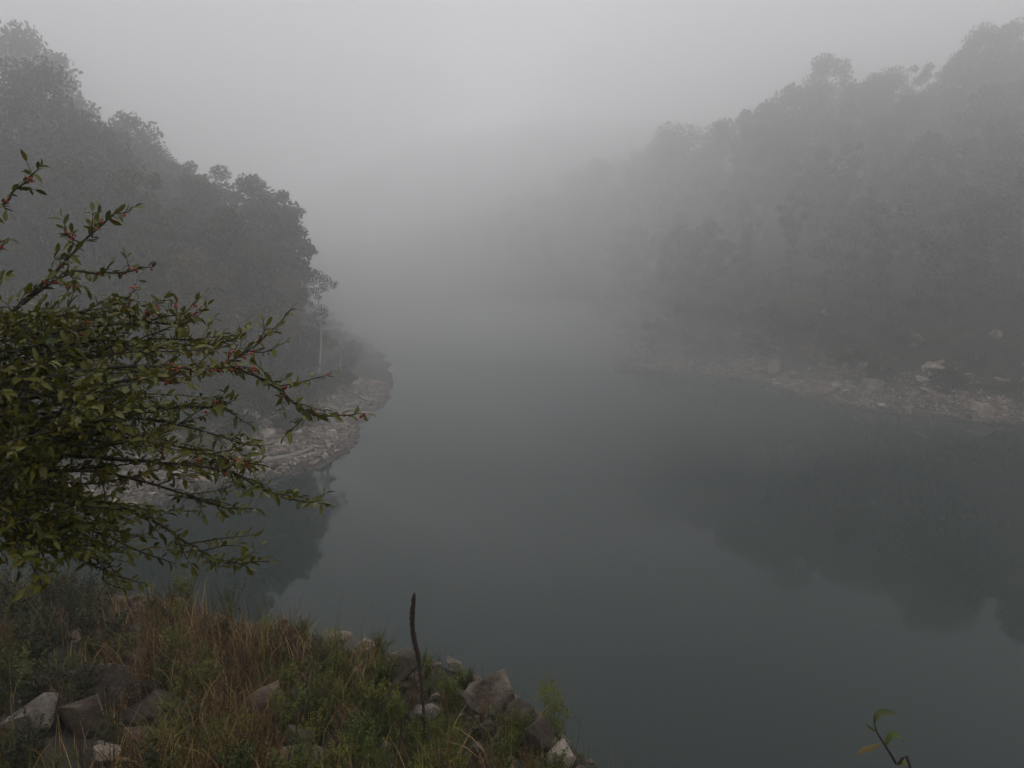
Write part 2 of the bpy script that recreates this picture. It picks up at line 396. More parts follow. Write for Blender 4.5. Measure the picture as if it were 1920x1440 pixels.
# ------------------------------------------------------------------ trees
LEAF_Q = np.array([(-.5, 0, 0), (0, -.28, .04), (.5, 0, 0), (0, .28, .04)])
def leaf_cloud(centres, radii, per, size, rg, flat=.75):
    V = []; 
    for c, r in zip(centres, radii):
        n = int(per*(r/radii.mean())**2)+8
        u = rg.normal(size=(n, 3)); u /= np.linalg.norm(u, axis=1)[:, None]
        p = np.asarray(c)+u*(r*rg.random((n, 1))**.45)*np.array([1, 1, flat])
        Rm = frames(n, rg); s = size*rg.uniform(.6, 1.35, (n, 1, 1))
        V.append(np.einsum('nij,kj->nki', Rm, LEAF_Q)*s + p[:, None, :])
    V = np.vstack(V); n = len(V)
    return V.reshape(-1, 3), np.arange(n*4).reshape(n, 4)
def tree_proto(seed, h, w, base, kind, nclump, per, leaf):
    """mesh pair (trunk with limbs, crown) for a tree of height h"""
    rg = np.random.default_rng(seed)
    g = Geo(); lean = rg.normal(size=2)*.05*h
    tr = np.array([(lean[0]*t*t+.12*math.sin(5*t+seed), lean[1]*t*t+.12*math.cos(4*t+seed), -0.6+t*(h*.9+.6)) for t in np.linspace(0, 1, 9)])
    r0 = .016*h+.03
    g.add(*tube(tr, np.linspace(r0, .03, 9), 7))
    C = []; Rr = []
    for k in range(nclump):
        f = base+(1-base)*((k+.5)/nclump)
        a = k*2.4+rg.normal()*.5
        if kind == 'round': prof = math.sin(math.pi*min(1, max(.08, (f-base)/(1-base)*.86+.12)))**.7
        elif kind == 'cone': prof = 1.05-(f-base)/(1-base)
        else: prof = .55+.45*math.sin(7*f+seed)
        rad = w*prof*rg.uniform(.35, 1.0)
        z = h*f*.97; i = min(8, int(f*.9*8)); st = tr[max(1, i-1)]
        e = np.array([tr[i][0]+rad*math.cos(a), tr[i][1]+rad*math.sin(a), z+rg.normal()*.03*h])
        mid = (st+e)/2+np.array([0, 0, -.04*h*rg.random()])
        g.add(*tube(spline([st, mid, e], 3), np.linspace(.3*r0, .015, 7), 4))
        C.append(e); Rr.append(rg.uniform(.55, 1.15)*w*.36+.12)
    C.append(tr[-1]+np.array([0, 0, .04*h])); Rr.append(.3*w)
    V, Fc = leaf_cloud(C, np.array(Rr), per, leaf, rg)
    return g, (V, Fc)
PROTO = {}
def add_proto(key, *a, fol='fol_dark', bark='bark'):
    g, (V, Fc) = tree_proto(*a)
    PROTO[key] = (g.mesh('trunk', M[bark], True), mesh_np('crown', V, Fc, M[fol]), a[1])
add_proto('r1', 11, 20, 6.0, .28, 'round', 30, 230, .5, fol='fol_dark')
add_proto('r2', 12, 18, 5.4, .22, 'round', 28, 230, .48, fol='fol_olive')
add_proto('r3', 13, 22, 6.4, .35, 'round', 32, 220, .5, fol='fol_dark')
add_proto('s1', 14, 22, 3.8, .3, 'loose', 24, 180, .45, fol='fol_olive')
add_proto('s2', 15, 20, 3.4, .35, 'loose', 22, 170, .42, fol='fol_dark')
add_proto('y1', 16, 16, 4.6, .25, 'round', 24, 200, .45, fol='fol_yellow')
add_proto('c1', 17, 20, 4.8, .12, 'cone', 34, 180, .42, fol='fol_dark')
TREE_TXT = {'r': ('broad leafy tree', 'broad'), 's': ('slender open-crowned tree', 'slender'), 'y': ('yellowing tree', 'yellowing'), 'c': ('dark conical tree', 'conical')}
def plant_tree(key, loc, s, rz, label, group, name='tree', tilt=(0, 0)):
    tm, cm, h = PROTO[key]
    o = empty(name, loc, rz, s); o.rotation_euler = (tilt[0], tilt[1], rz)
    tag(o, label, 'tree', group)
    link('trunk', tm, o); link('crown', cm, o)
    return o
SKY_L = np.array([(-300, 10), (-100, 45), (0, 66), (75, 95), (105, 160), (150, 182), (240, 218), (300, 262), (370, 305), (450, 332), (510, 352), (545, 390), (562, 430), (574, 520), (586, 615), (640, 640), (700, 680), (735, 712), (2400, 712)], float)
SKY_R = np.array([(-300, 470), (700, 455), (900, 395), (1050, 322), (1200, 272), (1300, 240), (1400, 205), (1490, 165), (1530, 150), (1640, 148), (1720, 128), (1800, 108), (1850, 64), (1920, 34), (2300, 0)], float)
def wood(fn, shore, bx, n_try, space, dmin, dmax, side, group, seed, sc, sky):
    rg = np.random.default_rng(seed); P = []
    for _ in range(n_try):
        x = rg.uniform(*bx[0]); y = rg.uniform(*bx[1])
        d = float(seg_dist(x, y, shore))
        if d < dmin or d > dmax: continue
        z = float(fn(x, y)); 
        if not in_view(Vector((x, y, z+10)), 160): continue
        sp = space*(1 if d < 50 else 1.35)
        if any((x-a)**2+(y-b)**2 < sp*sp for a, b in P): continue
        P.append((x, y))
        k = rg.choice(['r1', 'r2', 'r3', 's1', 's2', 'y1', 'c1'], p=[.22, .2, .2, .13, .12, .06, .07])
        s = sc*rg.uniform(.75, 1.15)*min(1, 0.55+d/44)
        h = PROTO[str(k)][2]; fits = False
        for _k in range(7):                                      # keep the outline of the wood as it stands in the photograph
            tp = to_px(Vector((x, y, z+h*s)))
            ex = .25*h*s*F/y*(1 if sky is SKY_L else -1); tm = to_px(Vector((x, y, z+.62*h*s)))
            if tp[1] > np.interp(tp[0], sky[:, 0], sky[:, 1]) and tm[1] > np.interp(tm[0]+ex, sky[:, 0], sky[:, 1]): fits = True; break
            s *= .87
        if not fits or s < .5: P.pop(); continue
        txt, short = TREE_TXT[k[0]]
        plant_tree(k, (x, y, z-.1), s, rg.uniform(0, 6.28), f'{txt} greyed by fog in the wood {side}', f'{short} trees {group}')
    return P
LW = wood(left_h, LEFT_SHORE, ((-150, -20), (52, 210)), 6000, 6.2, 13, 120, 'on the slope behind the rocky point', 'on the rocky point slope', 21, 1.05, SKY_L)
RW = wood(right_h, RIGHT_SHORE, ((-120, 220), (88, 380)), 9000, 7.4, 16, 110, 'on the slope across the water', 'on the slope across the water', 22, 1.0, SKY_R)
print('trees', len(LW), len(RW))
def skyline_tree(fn, px, py, d, key, label):
    top = at_depth(px, py, 2*d); z = float(fn(top.x, top.y)); h = top.z-z
    if h < 3: print('skyline tree too low', px, py, round(h, 1)); return
    plant_tree(key, (top.x, top.y, z-.1), h/(PROTO[key][2]*1.0), px*.013, label, None, 'skyline_tree')
for a in [(22, 70, 56, 'r3', 'tall ragged tree highest on the skyline of the near slope'), (68, 96, 58, 's1', 'narrow tree beside the highest one on the near slope skyline'), (150, 180, 57, 'r1', 'rounded tree on the skyline above the berry bush'),
          (238, 214, 56, 'r2', 'tree with a pointed top on the skyline above the bush tip'), (300, 262, 56, 'r3', 'broad tree stepping down the near slope skyline'), (372, 296, 55, 's1', 'open-crowned tree with loose sprays on the near slope skyline'),
          (462, 326, 55, 'r2', 'spreading tree leaning out on the near slope skyline'), (512, 350, 57, 's1', 'loose tree at the end of the near slope skyline'), (548, 392, 57, 's2', 'thin feathery tree last before the open fog')]:
    skyline_tree(left_h, *a)
for a in [(1566, 104, 84, 'r1', 'round-topped tree standing clear on the far skyline'), (1640, 140, 82, 'r2', 'low tree right of the round-topped one on the far skyline'), (1850, 62, 77, 'r3', 'tall tree where the far skyline climbs'),
          (1905, 36, 75, 'r1', 'tallest tree of the far skyline at the picture edge'), (1500, 158, 84, 'r2', 'faint tree left of the round-topped one on the far skyline'),
          (1700, 128, 80, 'r3', 'broad faint tree midway along the far skyline'), (1756, 112, 79, 's1', 'loose-topped faint tree on the climbing part of the far skyline'), (1805, 90, 78, 'r2', 'faint tree just below the tall one on the far skyline')]:
    skyline_tree(right_h, *a)
for i, (px, py, d) in enumerate([(1445, 186, 84), (1402, 204, 86), (1350, 222, 90), (1300, 240, 93), (1250, 257, 97), (1200, 273, 101), (1130, 297, 107), (1055, 322, 114)]):
    skyline_tree(right_h, px, py, d, ['r1', 's1', 'r2', 'r3'][i % 4], 'nearly dissolved tree on the falling end of the far skyline')
for o in bpy.data.objects:
    if o.get('label', '').startswith('nearly dissolved'): o['group'] = 'trees on the falling end of the far skyline'

# the tall pale-stemmed tree and its neighbours at the end of the point
def point_tree():
    base = hit(598, 728, 'left'); d = (base.y*math.cos(PITCH)-(base.z-CAM_H)*math.sin(PITCH))
    root = empty('slender_tree', base); tag(root, 'slender pale-stemmed tree with tiered crown leaning over the point', 'tree')
    loc = lambda px, py, dd=0: np.array(at_depth(px, py, d+dd)-base)
    g = Geo()
    tr = spline([(0, 0, -.5), loc(599, 690), loc(602, 640), loc(600, 600), loc(597, 560), loc(599, 525)], 4)
    g.add(*tube(tr, np.linspace(.2, .07, len(tr)), 7))
    rg = np.random.default_rng(5)
    spots = [(600, 520, 16), (585, 528, 11), (612, 526, 12), (592, 512, 9), (624, 536, 9), (630, 531, 6), (606, 540, 12), (588, 545, 9), (597, 556, 9), (585, 572, 9), (603, 580, 13),
             (592, 588, 11), (608, 592, 9), (584, 600, 12), (600, 606, 12), (575, 555, 7)]
    C = []; Rr = []
    for px, py, r in spots:
        e = loc(px, py, rg.normal()*1.8); k = np.argmin(np.abs(tr[:, 2]-(e[2]-1)))
        g.add(*tube(spline([tr[k], (tr[k]+e)/2+np.array([0, 0, -.1]), e], 3), np.linspace(.055, .02, 7), 4))
        C.append(e); Rr.append(r/F*d*.95)
    link('trunk', g.mesh('trunk', M['bark_pale'], True), root)
    V, Fc = leaf_cloud(C, np.array(Rr), 130, .24, rg, .85)
    link('crown', mesh_np('crown', V, Fc, M['fol_dark']), root)
point_tree()
def snag(px, py0, py1, r, label):
    base = hit(px, py0, 'left'); r *= 2; d = (base.y*math.cos(PITCH)-(base.z-CAM_H)*math.sin(PITCH))
    top = np.array(at_depth(px+2, py1, d)-base)
    g = Geo(); P = spline([(0, 0, -.4), top*.5+np.array([.06, 0, 0]), top], 5); g.add(*tube(P, np.linspace(r, r*.45, len(P)), 7))
    g.add(*tube(spline([P[6], P[6]+np.array([.25, .1, .25])], 3), [.03, .025, .02, .01], 4))
    o = link('dead_trunk', g.mesh('dead_trunk', M['bark_pale'], True)); o.location = base
    tag(o, label, 'dead tree')
snag(549, 745, 708, .08, 'short pale stub of a dead trunk in the scrub')
snag(637, 712, 655, .07, 'thin pale bare trunk near the tip of the point')

# ------------------------------------------------------------------ shrubs
def shrub_proto(seed, h, w, n, per, leaf, mat):
    rg = np.random.default_rng(seed); g = Geo(); C = []; Rr = []
    for k in range(n):
        a = rg.uniform(0, 6.28); rad = w*rg.random()**.6; z = h*rg.uniform(.35, .95)*(1-.35*(rad/w)**2)
        e = np.array([rad*math.cos(a), rad*math.sin(a), z])
        g.add(*tube(spline([(0, 0, -.2), e*np.array([.4, .4, .6]), e], 3), np.linspace(.05, .015, 7), 4))
        C.append(e); Rr.append(rg.uniform(.22, .42)*w)
    V, Fc = leaf_cloud(C, np.array(Rr), per, leaf, rg, .7)
    return g.mesh('stems', M['bark'], True), mesh_np('foliage', V, Fc, mat)
SHR = [shrub_proto(31, 3.0, 2.4, 16, 130, .27, M['fol_olive']), shrub_proto(32, 2.2, 2.8, 16, 130, .25, M['fol_dark']),
       shrub_proto(33, 3.8, 2.2, 17, 130, .28, M['fol_dark']), shrub_proto(34, 2.4, 2.2, 14, 130, .26, M['fol_yellow'])]
SHR_TXT = ['olive-leaved shrub', 'low spreading dark shrub', 'tall dark shrub', 'yellow-brown shrub']
def shrubs(fn, shore, zone, n_try, dmin, dmax, space, seed, where, ok=lambda px, py: True):
    rg = np.random.default_rng(seed); P = []
    for _ in range(n_try):
        x = rg.uniform(*zone[0]); y = rg.uniform(*zone[1]); d = float(seg_dist(x, y, shore))
        if d < dmin or d > dmax: continue
        z = float(fn(x, y)); p = Vector((x, y, z))
        if not in_view(p, 30) or not ok(*to_px(p)): continue
        if any((x-a)**2+(y-b)**2 < space**2 for a, b in P): continue
        P.append((x, y)); k = int(rg.choice(4, p=[.38, .27, .25, .10])); st, fo = SHR[k]
        o = empty('shrub', p, rg.uniform(0, 6.28), rg.uniform(.8, 1.5)*(.7+.3*min(1, (d-dmin)/8)))
        tag(o, f'{SHR_TXT[k]} {where}', 'shrub', f'{SHR_TXT[k]}s {where}')
        link('stems', st, o); link('foliage', fo, o)
    return len(P)
n1 = shrubs(left_h, LEFT_SHORE, ((-90, -16), (56, 230)), 9000, 6.2, 26, 3.7, 41, 'above the stony beach of the point')
n2 = shrubs(right_h, RIGHT_SHORE, ((-10, 120), (84, 200)), 6000, 7.6, 26, 3.9, 42, 'above the rubble shore across the water')
print('shrubs', n1, n2)

def undergrowth(fn, shore, zone, n, dmin, dmax, seed, mat, label):
    rg = np.random.default_rng(seed); X = rg.uniform(*zone[0], n); Y = rg.uniform(*zone[1], n); d = seg_dist(X, Y, shore)
    k = (d > dmin) & (d < dmax) & (rg.random(n) < np.clip((d-dmin)/3, .1, 1)); X = X[k]; Y = Y[k]; Z = fn(X, Y)
    C = np.stack([X, Y, Z+.2], 1); px, py = 960+F*X/Y, 0; k = (px > -80) & (px < 2000); C = C[k]; print('undergrowth', len(C))
    V, Fc = leaf_cloud(C, rg.uniform(.5, 1.0, len(C)), 10, .3, rg, .7)
    tag(link('undergrowth', mesh_np('undergrowth', V, Fc, M[mat])), label, None, None, 'stuff')
undergrowth(left_h, LEFT_SHORE, ((-90, -14), (56, 200)), 5200, 6, 32, 45, 'fol_olive', 'low brushy undergrowth between the beach and the trees of the point')
undergrowth(right_h, RIGHT_SHORE, ((0, 120), (84, 200)), 5200, 6.5, 34, 46, 'fol_olive', 'low brushy undergrowth above the rubble shore across the water')

# ------------------------------------------------------------------ rocks
def hull_rock(seed, dims, npts, boxy=.55):
    rg = np.random.default_rng(seed); bm = bmesh.new()
    u = rg.normal(size=(npts, 3)); u /= np.abs(u).max(1)[:, None]*boxy+np.linalg.norm(u, axis=1)[:, None]*(1-boxy)
    for p in u*rg.uniform(.8, 1.0, (npts, 1)): bm.verts.new(tuple(p*np.array(dims)/2))
    r = bmesh.ops.convex_hull(bm, input=bm.verts)
    bmesh.ops.delete(bm, geom=[v for v in bm.verts if not v.link_faces], context='VERTS')
    bmesh.ops.dissolve_limit(bm, angle_limit=R(9), verts=bm.verts, edges=bm.edges)
    return bm
def boulder_mesh(name, seed, dims, mat, npts=13):
    bm = hull_rock(seed, (1, 1, 1), npts, .8)
    bmesh.ops.bevel(bm, geom=list(bm.edges), offset=.018, segments=1, affect='EDGES', profile=.6)
    bmesh.ops.triangulate(bm, faces=bm.faces)
    long_ = [e for e in bm.edges if e.calc_length() > .16]
    bmesh.ops.subdivide_edges(bm, edges=long_, cuts=2, use_grid_fill=True)
    bmesh.ops.triangulate(bm, faces=bm.faces)
    from mathutils import noise as mn
    off = Vector((seed*3.1, seed*1.7, 0))
    for v in bm.verts:
        k = mn.fractal(v.co*2.6+off, 1.0, 2.0, 5); k2 = mn.noise(Vector((v.co.x*1.2, v.co.y*1.2, v.co.z*7))+off)
        v.co += v.co.normalized()*(.04*k+.025*k2)
    for v in bm.verts: v.co = Vector((v.co.x*dims[0], v.co.y*dims[1], v.co.z*dims[2]))
    bmesh.ops.recalc_face_normals(bm, faces=bm.faces)
    me = bm_mesh(name, bm, mat, True); me.set_sharp_from_angle(angle=R(28))
    return me
STONES = {}
for mk in ('stone_tan', 'stone_rust', 'rock_pale', 'beach_pale'):
    L = []
    for k in range(7):
        bm = hull_rock(100+k, (1, [.8, .65, .9, .55, .7, .75, .6][k], [.35, .5, .25, .4, .3, .6, .22][k]), 13, .7)
        bmesh.ops.triangulate(bm, faces=bm.faces); L.append(bm_mesh('rock', bm, M[mk]))
    STONES[mk] = L
def proto_arrays(me):
    V = np.empty(len(me.vertices)*3, np.float32); me.vertices.foreach_get('co', V)
    Fc = np.empty(len(me.polygons)*3, np.int32); me.loops.foreach_get('vertex_index', Fc)
    return V.reshape(-1, 3), Fc.reshape(-1, 3)
def along(shore, i0, i1, n, rg):
    """n random points along the shore line between two of its corners, with the inward normal"""
    P = np.array(shore[i0:i1+1]); D = np.diff(P, axis=0); L = np.hypot(D[:, 0], D[:, 1])
    k = rg.choice(len(L), n, p=L/L.sum()); t = rg.random((n, 1))
    N = np.stack([-D[:, 1], D[:, 0]], 1)/L[:, None]
    return P[k]+D[k]*t, N[k]
def rubble(name, shore, i0, i1, fn, n, dfun, size, mats, seed, label):
    rg = np.random.default_rng(seed); base, N = along(shore, i0, i1, n, rg)
    XY = base+N*dfun(rg, n)[:, None]; Z = fn(XY[:, 0], XY[:, 1])
    keep = Z > -.15; XY = XY[keep]; Z = Z[keep]; n = len(Z)
    s = size[0]*(size[1]/size[0])**(rg.random(n)**2.2)
    for mi, mk in enumerate(mats):
        g = Geo()
        for j, me in enumerate(STONES[mk]):
            sel = np.arange(n)[(np.arange(n) % (len(mats)*7)) == mi*7+j]
            if not len(sel): continue
            V, Fc = proto_arrays(me)
            a = rg.uniform(0, 6.28, len(sel)); tx = rg.normal(size=len(sel))*.25; ty = rg.normal(size=len(sel))*.25
            c, q = np.cos(a), np.sin(a)
            W = V[None]*s[sel][:, None, None]
            W[..., 2] += W[..., 0]*tx[:, None]+W[..., 1]*ty[:, None]
            X = W[..., 0]*c[:, None]-W[..., 1]*q[:, None]+XY[sel, 0][:, None]; Y = W[..., 0]*q[:, None]+W[..., 1]*c[:, None]+XY[sel, 1][:, None]
            Zz = W[..., 2]+Z[sel][:, None]+.08*s[sel][:, None]
            m = len(sel); nv = len(V)
            g.add(np.stack([X, Y, Zz], -1), (Fc[None]+(np.arange(m)*nv)[:, None, None]).reshape(-1, 3))
        tag(link(name, g.mesh(name, M[mk])), label if mi == 0 else label+', '+mk.split('_')[1]+' coloured', None, None, 'stuff')
def shore_rocks(shore, i0, i1, fn, n, dfun, size, mats, seed, where, group, exclude=None):
    rg = np.random.default_rng(seed); base, N = along(shore, i0, i1, n*3, rg); XY = base+N*dfun(rg, n*3)[:, None]; c = 0
    for x, y in XY:
        if c >= n: break
        z = float(fn(x, y)); p = Vector((x, y, z))
        if z < -.05 or not in_view(p, 10): continue
        s = size[0]*(size[1]/size[0])**(rg.random()**1.6); mk = str(rg.choice(mats)); j = int(rg.integers(7))
        o = link('rock', STONES[mk][j]); o.location = p+Vector((0, 0, .06*s)); o.scale = (s, s*rg.uniform(.7, 1.2), s*rg.uniform(.7, 1.2))
        o.rotation_euler = (rg.normal()*.18, rg.normal()*.18, rg.uniform(0, 6.28)); c += 1
        flat = j in (0, 2, 4, 6); tone = {'stone_tan': 'tan', 'stone_rust': 'rusty brown', 'rock_pale': 'pale', 'beach_pale': 'pale'}[mk]
        shape = 'flat slab' if flat else 'blocky stone'; size_w = 'big' if s > 1.24 else 'small'
        tag(o, f'{size_w} {tone} {shape} {where}', 'rock', f'{size_w} {tone} {shape}s {group}')
    return c
rubble('rubble', LEFT_SHORE, 3, 13, left_h, 22000, lambda r, n: -.5+10.4*r.random(n)**.9, (.16, .75), ['stone_tan', 'beach_pale', 'stone_rust'], 51, 'broken stones covering the beach of the rocky point')
rubble('rubble', RIGHT_SHORE, 6, 14, right_h, 20000, lambda r, n: -.5+12*r.random(n)**1.3, (.2, .9), ['stone_rust', 'stone_tan'], 52, 'broken stones along the shore across the water')
shore_rocks(LEFT_SHORE, 3, 13, left_h, 190, lambda r, n: .6+9.6*r.random(n), (.8, 2.2), ['stone_tan', 'beach_pale', 'beach_pale', 'stone_rust'], 53, 'on the beach of the rocky point', 'on the point')
shore_rocks(RIGHT_SHORE, 7, 14, right_h, 150, lambda r, n: .4+14*r.random(n)**1.2, (.9, 2.6), ['stone_tan', 'beach_pale', 'stone_rust'], 54, 'on the far shore across the water', 'on the far shore')
def slab_group(spots, fn, zone, seed0):
    for i, (px, py, w, h, mk, label) in enumerate(spots):
        p = hit(px, py, zone); d = (p - Vector((0, 0, CAM_H))).length; sx = w/F*d; sz = h/F*d
        sx *= .85; me = boulder_mesh('boulder', seed0+i, (sx, sx*.8, max(sz*1.4, .4*sx)), M[mk], 19)
        o = link('boulder', me); o.location = p+Vector((0, sx*.25, sz*.35)); o.rotation_euler = (0, 0, random.uniform(-.5, .5))
        tag(o, label, 'boulder')
slab_group([(1685, 628, 22, 14, 'stone_tan', 'small round boulder high in the scrub across the water'), (1870, 632, 22, 12, 'stone_tan', 'small tan boulder in the scrub at the far right of the opposite shore'),
            (1720, 650, 26, 22, 'beach_pale', 'pale pair-topped boulder just below the round one in the scrub'), (1755, 694, 50, 10, 'stone_tan', 'long tan ledge slab, upper of two above the rubble across the water'),
            (1770, 712, 55, 12, 'stone_tan', 'long tan ledge slab, lower of two above the rubble across the water'), (1640, 732, 46, 20, 'stone_tan', 'broad tan slab leaning on the rubble heap across the water'),
            (1455, 700, 30, 24, 'beach_pale', 'pale fog-veiled boulder at the near-vanishing end of the far shore'), (1845, 780, 46, 22, 'stone_tan', 'tan boulder at the waterline of the far shore'),
            (1560, 590, 40, 16, 'beach_pale', 'faint pale outcrop high on the slope across the water'), (1660, 590, 46, 20, 'beach_pale', 'pale outcrop under the trees across the water'), (1620, 690, 20, 10, 'beach_pale', 'small pale rock above the rubble heap across the water')], right_h, 'right', 300)
slab_group([(455, 800, 62, 26, 'beach_pale', 'large pale slab at the top of the stony beach'), (530, 808, 52, 24, 'beach_pale', 'pale flat boulder at the back of the beach by the scrub'), (497, 822, 40, 16, 'stone_tan', 'tan slab lying in the middle of the stony beach'),
            (575, 800, 44, 16, 'stone_tan', 'tan flat rock at the foot of the scrub on the point'), (440, 840, 50, 18, 'beach_pale', 'pale slab low on the beach beside the bush leaves'), (615, 770, 40, 12, 'stone_tan', 'tan ledge below the pale-stemmed tree')], left_h, 'left', 330)
def log():
    a = hit(488, 868, 'left')+Vector((0, 0, .25)); b = hit(585, 845, 'left')+Vector((0, 0, .25)); m_ = (a+b)/2+Vector((.3, -.5, -.04))
    g = Geo(); P = spline([a, m_, b], 6); g.add(*tube(P-np.array(a), np.linspace(.28, .17, len(P))*(1+.12*np.sin(np.arange(len(P))*1.7)), 9))
    o = link('driftwood_log', g.mesh('driftwood_log', M['driftwood'], True)); o.location = a
    tag(o, 'bleached driftwood log lying across the stony beach', 'log')
log()

# ------------------------------------------------------------------ boulders of the near bank (x0, y0, x1, y1 in the picture)
NEAR_ROCKS = [
 (186, 1238, 240, 1314, 'rock_pale', 'grey pitted boulder with a pale face among dark twigs'),
 (232, 1216, 276, 1262, 'rock_brown', 'tan upright boulder beside the dry grass'),
 (208, 1312, 322, 1372, 'rock_brown', 'large brown block below the dark twigs'),
 (108, 1314, 178, 1378, 'rock_brown', 'brown block left of the large brown block'),
 (-20, 1310, 78, 1378, 'rock_pale', 'whitish pitted boulder at the left edge'),
 (163, 1406, 216, 1434, 'rock_pale', 'pale flat stone at the bottom edge, larger one'),
 (228, 1420, 272, 1440, 'rock_pale', 'pale thin stone at the bottom edge below the brown boulder'),
 (168, 1390, 206, 1412, 'rock_pale', 'small pale slab resting above the pale flat stone'),
 (214, 1372, 290, 1424, 'rock_brown', 'rounded dark brown boulder under the large block'),
 (78, 1260, 142, 1292, 'rock_brown', 'low flat brown stone in the shade of the bush'),
 (242, 1170, 284, 1196, 'rock_grey', 'flat grey stone behind the dry grass'),
 (253, 1124, 284, 1138, 'rock_pale', 'thin pale stone near the top of the bank'),
 (124, 1182, 162, 1202, 'rock_grey', 'grey stone half hidden under the berry bush'),
 (452, 1288, 528, 1356, 'rock_brown', 'brown boulder overhung by dry grass'),
 (540, 1296, 578, 1316, 'rock_grey', 'small grey stone in the middle of the weeds'),
 (522, 1366, 584, 1412, 'rock_brown', 'dark brown boulder crossed by a bare stem'),
 (500, 1406, 604, 1450, 'rock_brown', 'reddish brown boulder at the bottom edge'),
 (596, 1188, 656, 1202, 'rock_grey', 'low grey ledge stone at the lip of the bank above the water'),
 (664, 1198, 708, 1222, 'rock_pale', 'pale stone on the lip beside the ledge'),
 (712, 1212, 796, 1296, 'rock_grey', 'big angular grey-brown boulder behind the mullein stalk'),
 (740, 1276, 778, 1298, 'rock_brown', 'low brown stone at the foot of the angular boulder'),
 (798, 1302, 838, 1320, 'stone_tan', 'tan flat stone with a dark underside right of the mullein'),
 (770, 1322, 822, 1352, 'rock_pale', 'pale wedge stone at the mullein stem'),
 (868, 1254, 966, 1340, 'rock_grey', 'large rounded boulder on the lip above the water'),
 (886, 1350, 926, 1398, 'rock_grey', 'upright grey stone below the large boulder'),
 (834, 1228, 868, 1262, 'rock_pale', 'pale rough stone on the lip left of the large boulder'),
 (940, 1312, 1006, 1366, 'rock_grey', 'taupe edge slab below the large boulder'),
 (972, 1346, 1042, 1424, 'rock_grey', 'steep taupe slab beside the willow sapling'),
 (1010, 1400, 1082, 1446, 'rock_pale', 'pale tip stone lowest on the water side'),
 (882, 1394, 918, 1428, 'rock_grey', 'mossy grey stone near the bottom edge'),
 (700, 1392, 736, 1416, 'rock_brown', 'brown stone among the weeds left of the mullein'),
 (400, 1386, 450, 1420, 'rock_brown', 'dim brown stone behind tall green grass'),
]
ROCK_XY = []
for i, (x0, y0, x1, y1, mk, label) in enumerate(NEAR_ROCKS):
    p = hit((x0+x1)/2, min(y1, 1460)); d = (p-Vector((0, 0, CAM_H))).length; sx = (x1-x0)/F*d; sz = (y1-y0)/F*d
    dep = .75*sx; hz = max(.12, (sz-.25*dep)*1.05)
    me = boulder_mesh('boulder', 400+i, (sx*1.04, dep, hz*1.25), M[mk], 11+i % 6)
    o = link('boulder', me); o.location = p+Vector((0, dep*.35, hz*.38)); o.rotation_euler = (random.uniform(-.12, .12), random.uniform(-.15, .15), random.uniform(-.5, .5))
    tag(o, label, 'boulder'); ROCK_XY.append((p.x, p.y+dep*.35, sx*.5))

# loose small stones on the bank
def bank_pebbles():
    rg = np.random.default_rng(61); n = 6000
    X = rg.uniform(-10, 1.5, n); Y = rg.uniform(7, 13.5, n); d = -seg_dist(X, Y, EDGE)
    w = np.clip(1-np.abs(d-.15)/1.1, .06, 1); keep = (rg.random(n) < w) & (d > -.7)
    X = X[keep]; Y = Y[keep]; Z = near_h(X, Y); n = len(X); s = .04*(.3/.04)**(rg.random(n)**2.0); g = Geo()
    for j, me in enumerate(STONES['rock_pale']):
        V, Fc = proto_arrays(me)
        for i in range(j, n, 7):
            a = rg.uniform(0, 6.28); c, q = math.cos(a), math.sin(a); W = V*s[i]
            g.add(np.stack([W[:, 0]*c-W[:, 1]*q+X[i], W[:, 0]*q+W[:, 1]*c+Y[i], W[:, 2]*1.4+Z[i]+.1*s[i]], 1), Fc)
    tag(link('pebbles', g.mesh('pebbles', M['rock_grey'])), 'small loose stones spread along the lip of the near bank', None, None, 'stuff')
bank_pebbles()

# ------------------------------------------------------------------ grass and weeds of the near bank
def px_np(P):
    z = P[:, 1]*math.cos(PITCH)-(P[:, 2]-CAM_H)*math.sin(PITCH); u = P[:, 1]*math.sin(PITCH)+(P[:, 2]-CAM_H)*math.cos(PITCH)
    return 960+F*P[:, 0]/z, 720-F*u/z
def bank_points(n, rg, weight, clear=.6):
    X = rg.uniform(-12, 1.3, n); Y = rg.uniform(6.6, 14.5, n); d = -seg_dist(X, Y, EDGE); Z = near_h(X, Y); P = np.stack([X, Y, Z], 1)
    px, py = px_np(P); keep = (d > -.35) & (rg.random(n) < weight(px, py, X, Y, d))
    cl = rg.random(n) < clear
    for rx, ry, rr in ROCK_XY:
        keep &= (X-rx)**2+(Y-ry)**2 > (rr*.8)**2
        keep &= ~(cl & (np.abs(X-rx) < rr*.95) & (Y < ry) & (Y > ry-(.85 if rx < -4 else .5)))
    return P[keep]
def blades(P, rg, length, width, lean, segs=(0, .35, .7, 1.0)):
    n = len(P); L = rg.uniform(*length, n); a = rg.uniform(0, 6.28, n); ln = rg.uniform(*lean, n)
    dirv = np.stack([np.cos(a), np.sin(a), np.zeros(n)], 1); b = rg.uniform(0, 6.28, n); wv = np.stack([np.cos(b), np.sin(b), np.zeros(n)], 1)
    w = rg.uniform(*width, n); V = []
    for t in segs:
        c = P+np.stack([np.zeros(n), np.zeros(n), L*(t-.28*ln*t*t)], 1)+dirv*(L*ln*t*t)[:, None]
        hw = (w*(1-t*.85)/2)[:, None]*wv
        V += [c-hw, c+hw]
    V = np.stack(V, 1); k = len(segs)
    Fc = np.array([[2*i, 2*i+1, 2*i+3, 2*i+2] for i in range(k-1)])
    return V.reshape(-1, 3), (Fc[None]+(np.arange(n)*2*k)[:, None, None]).reshape(-1, 4)
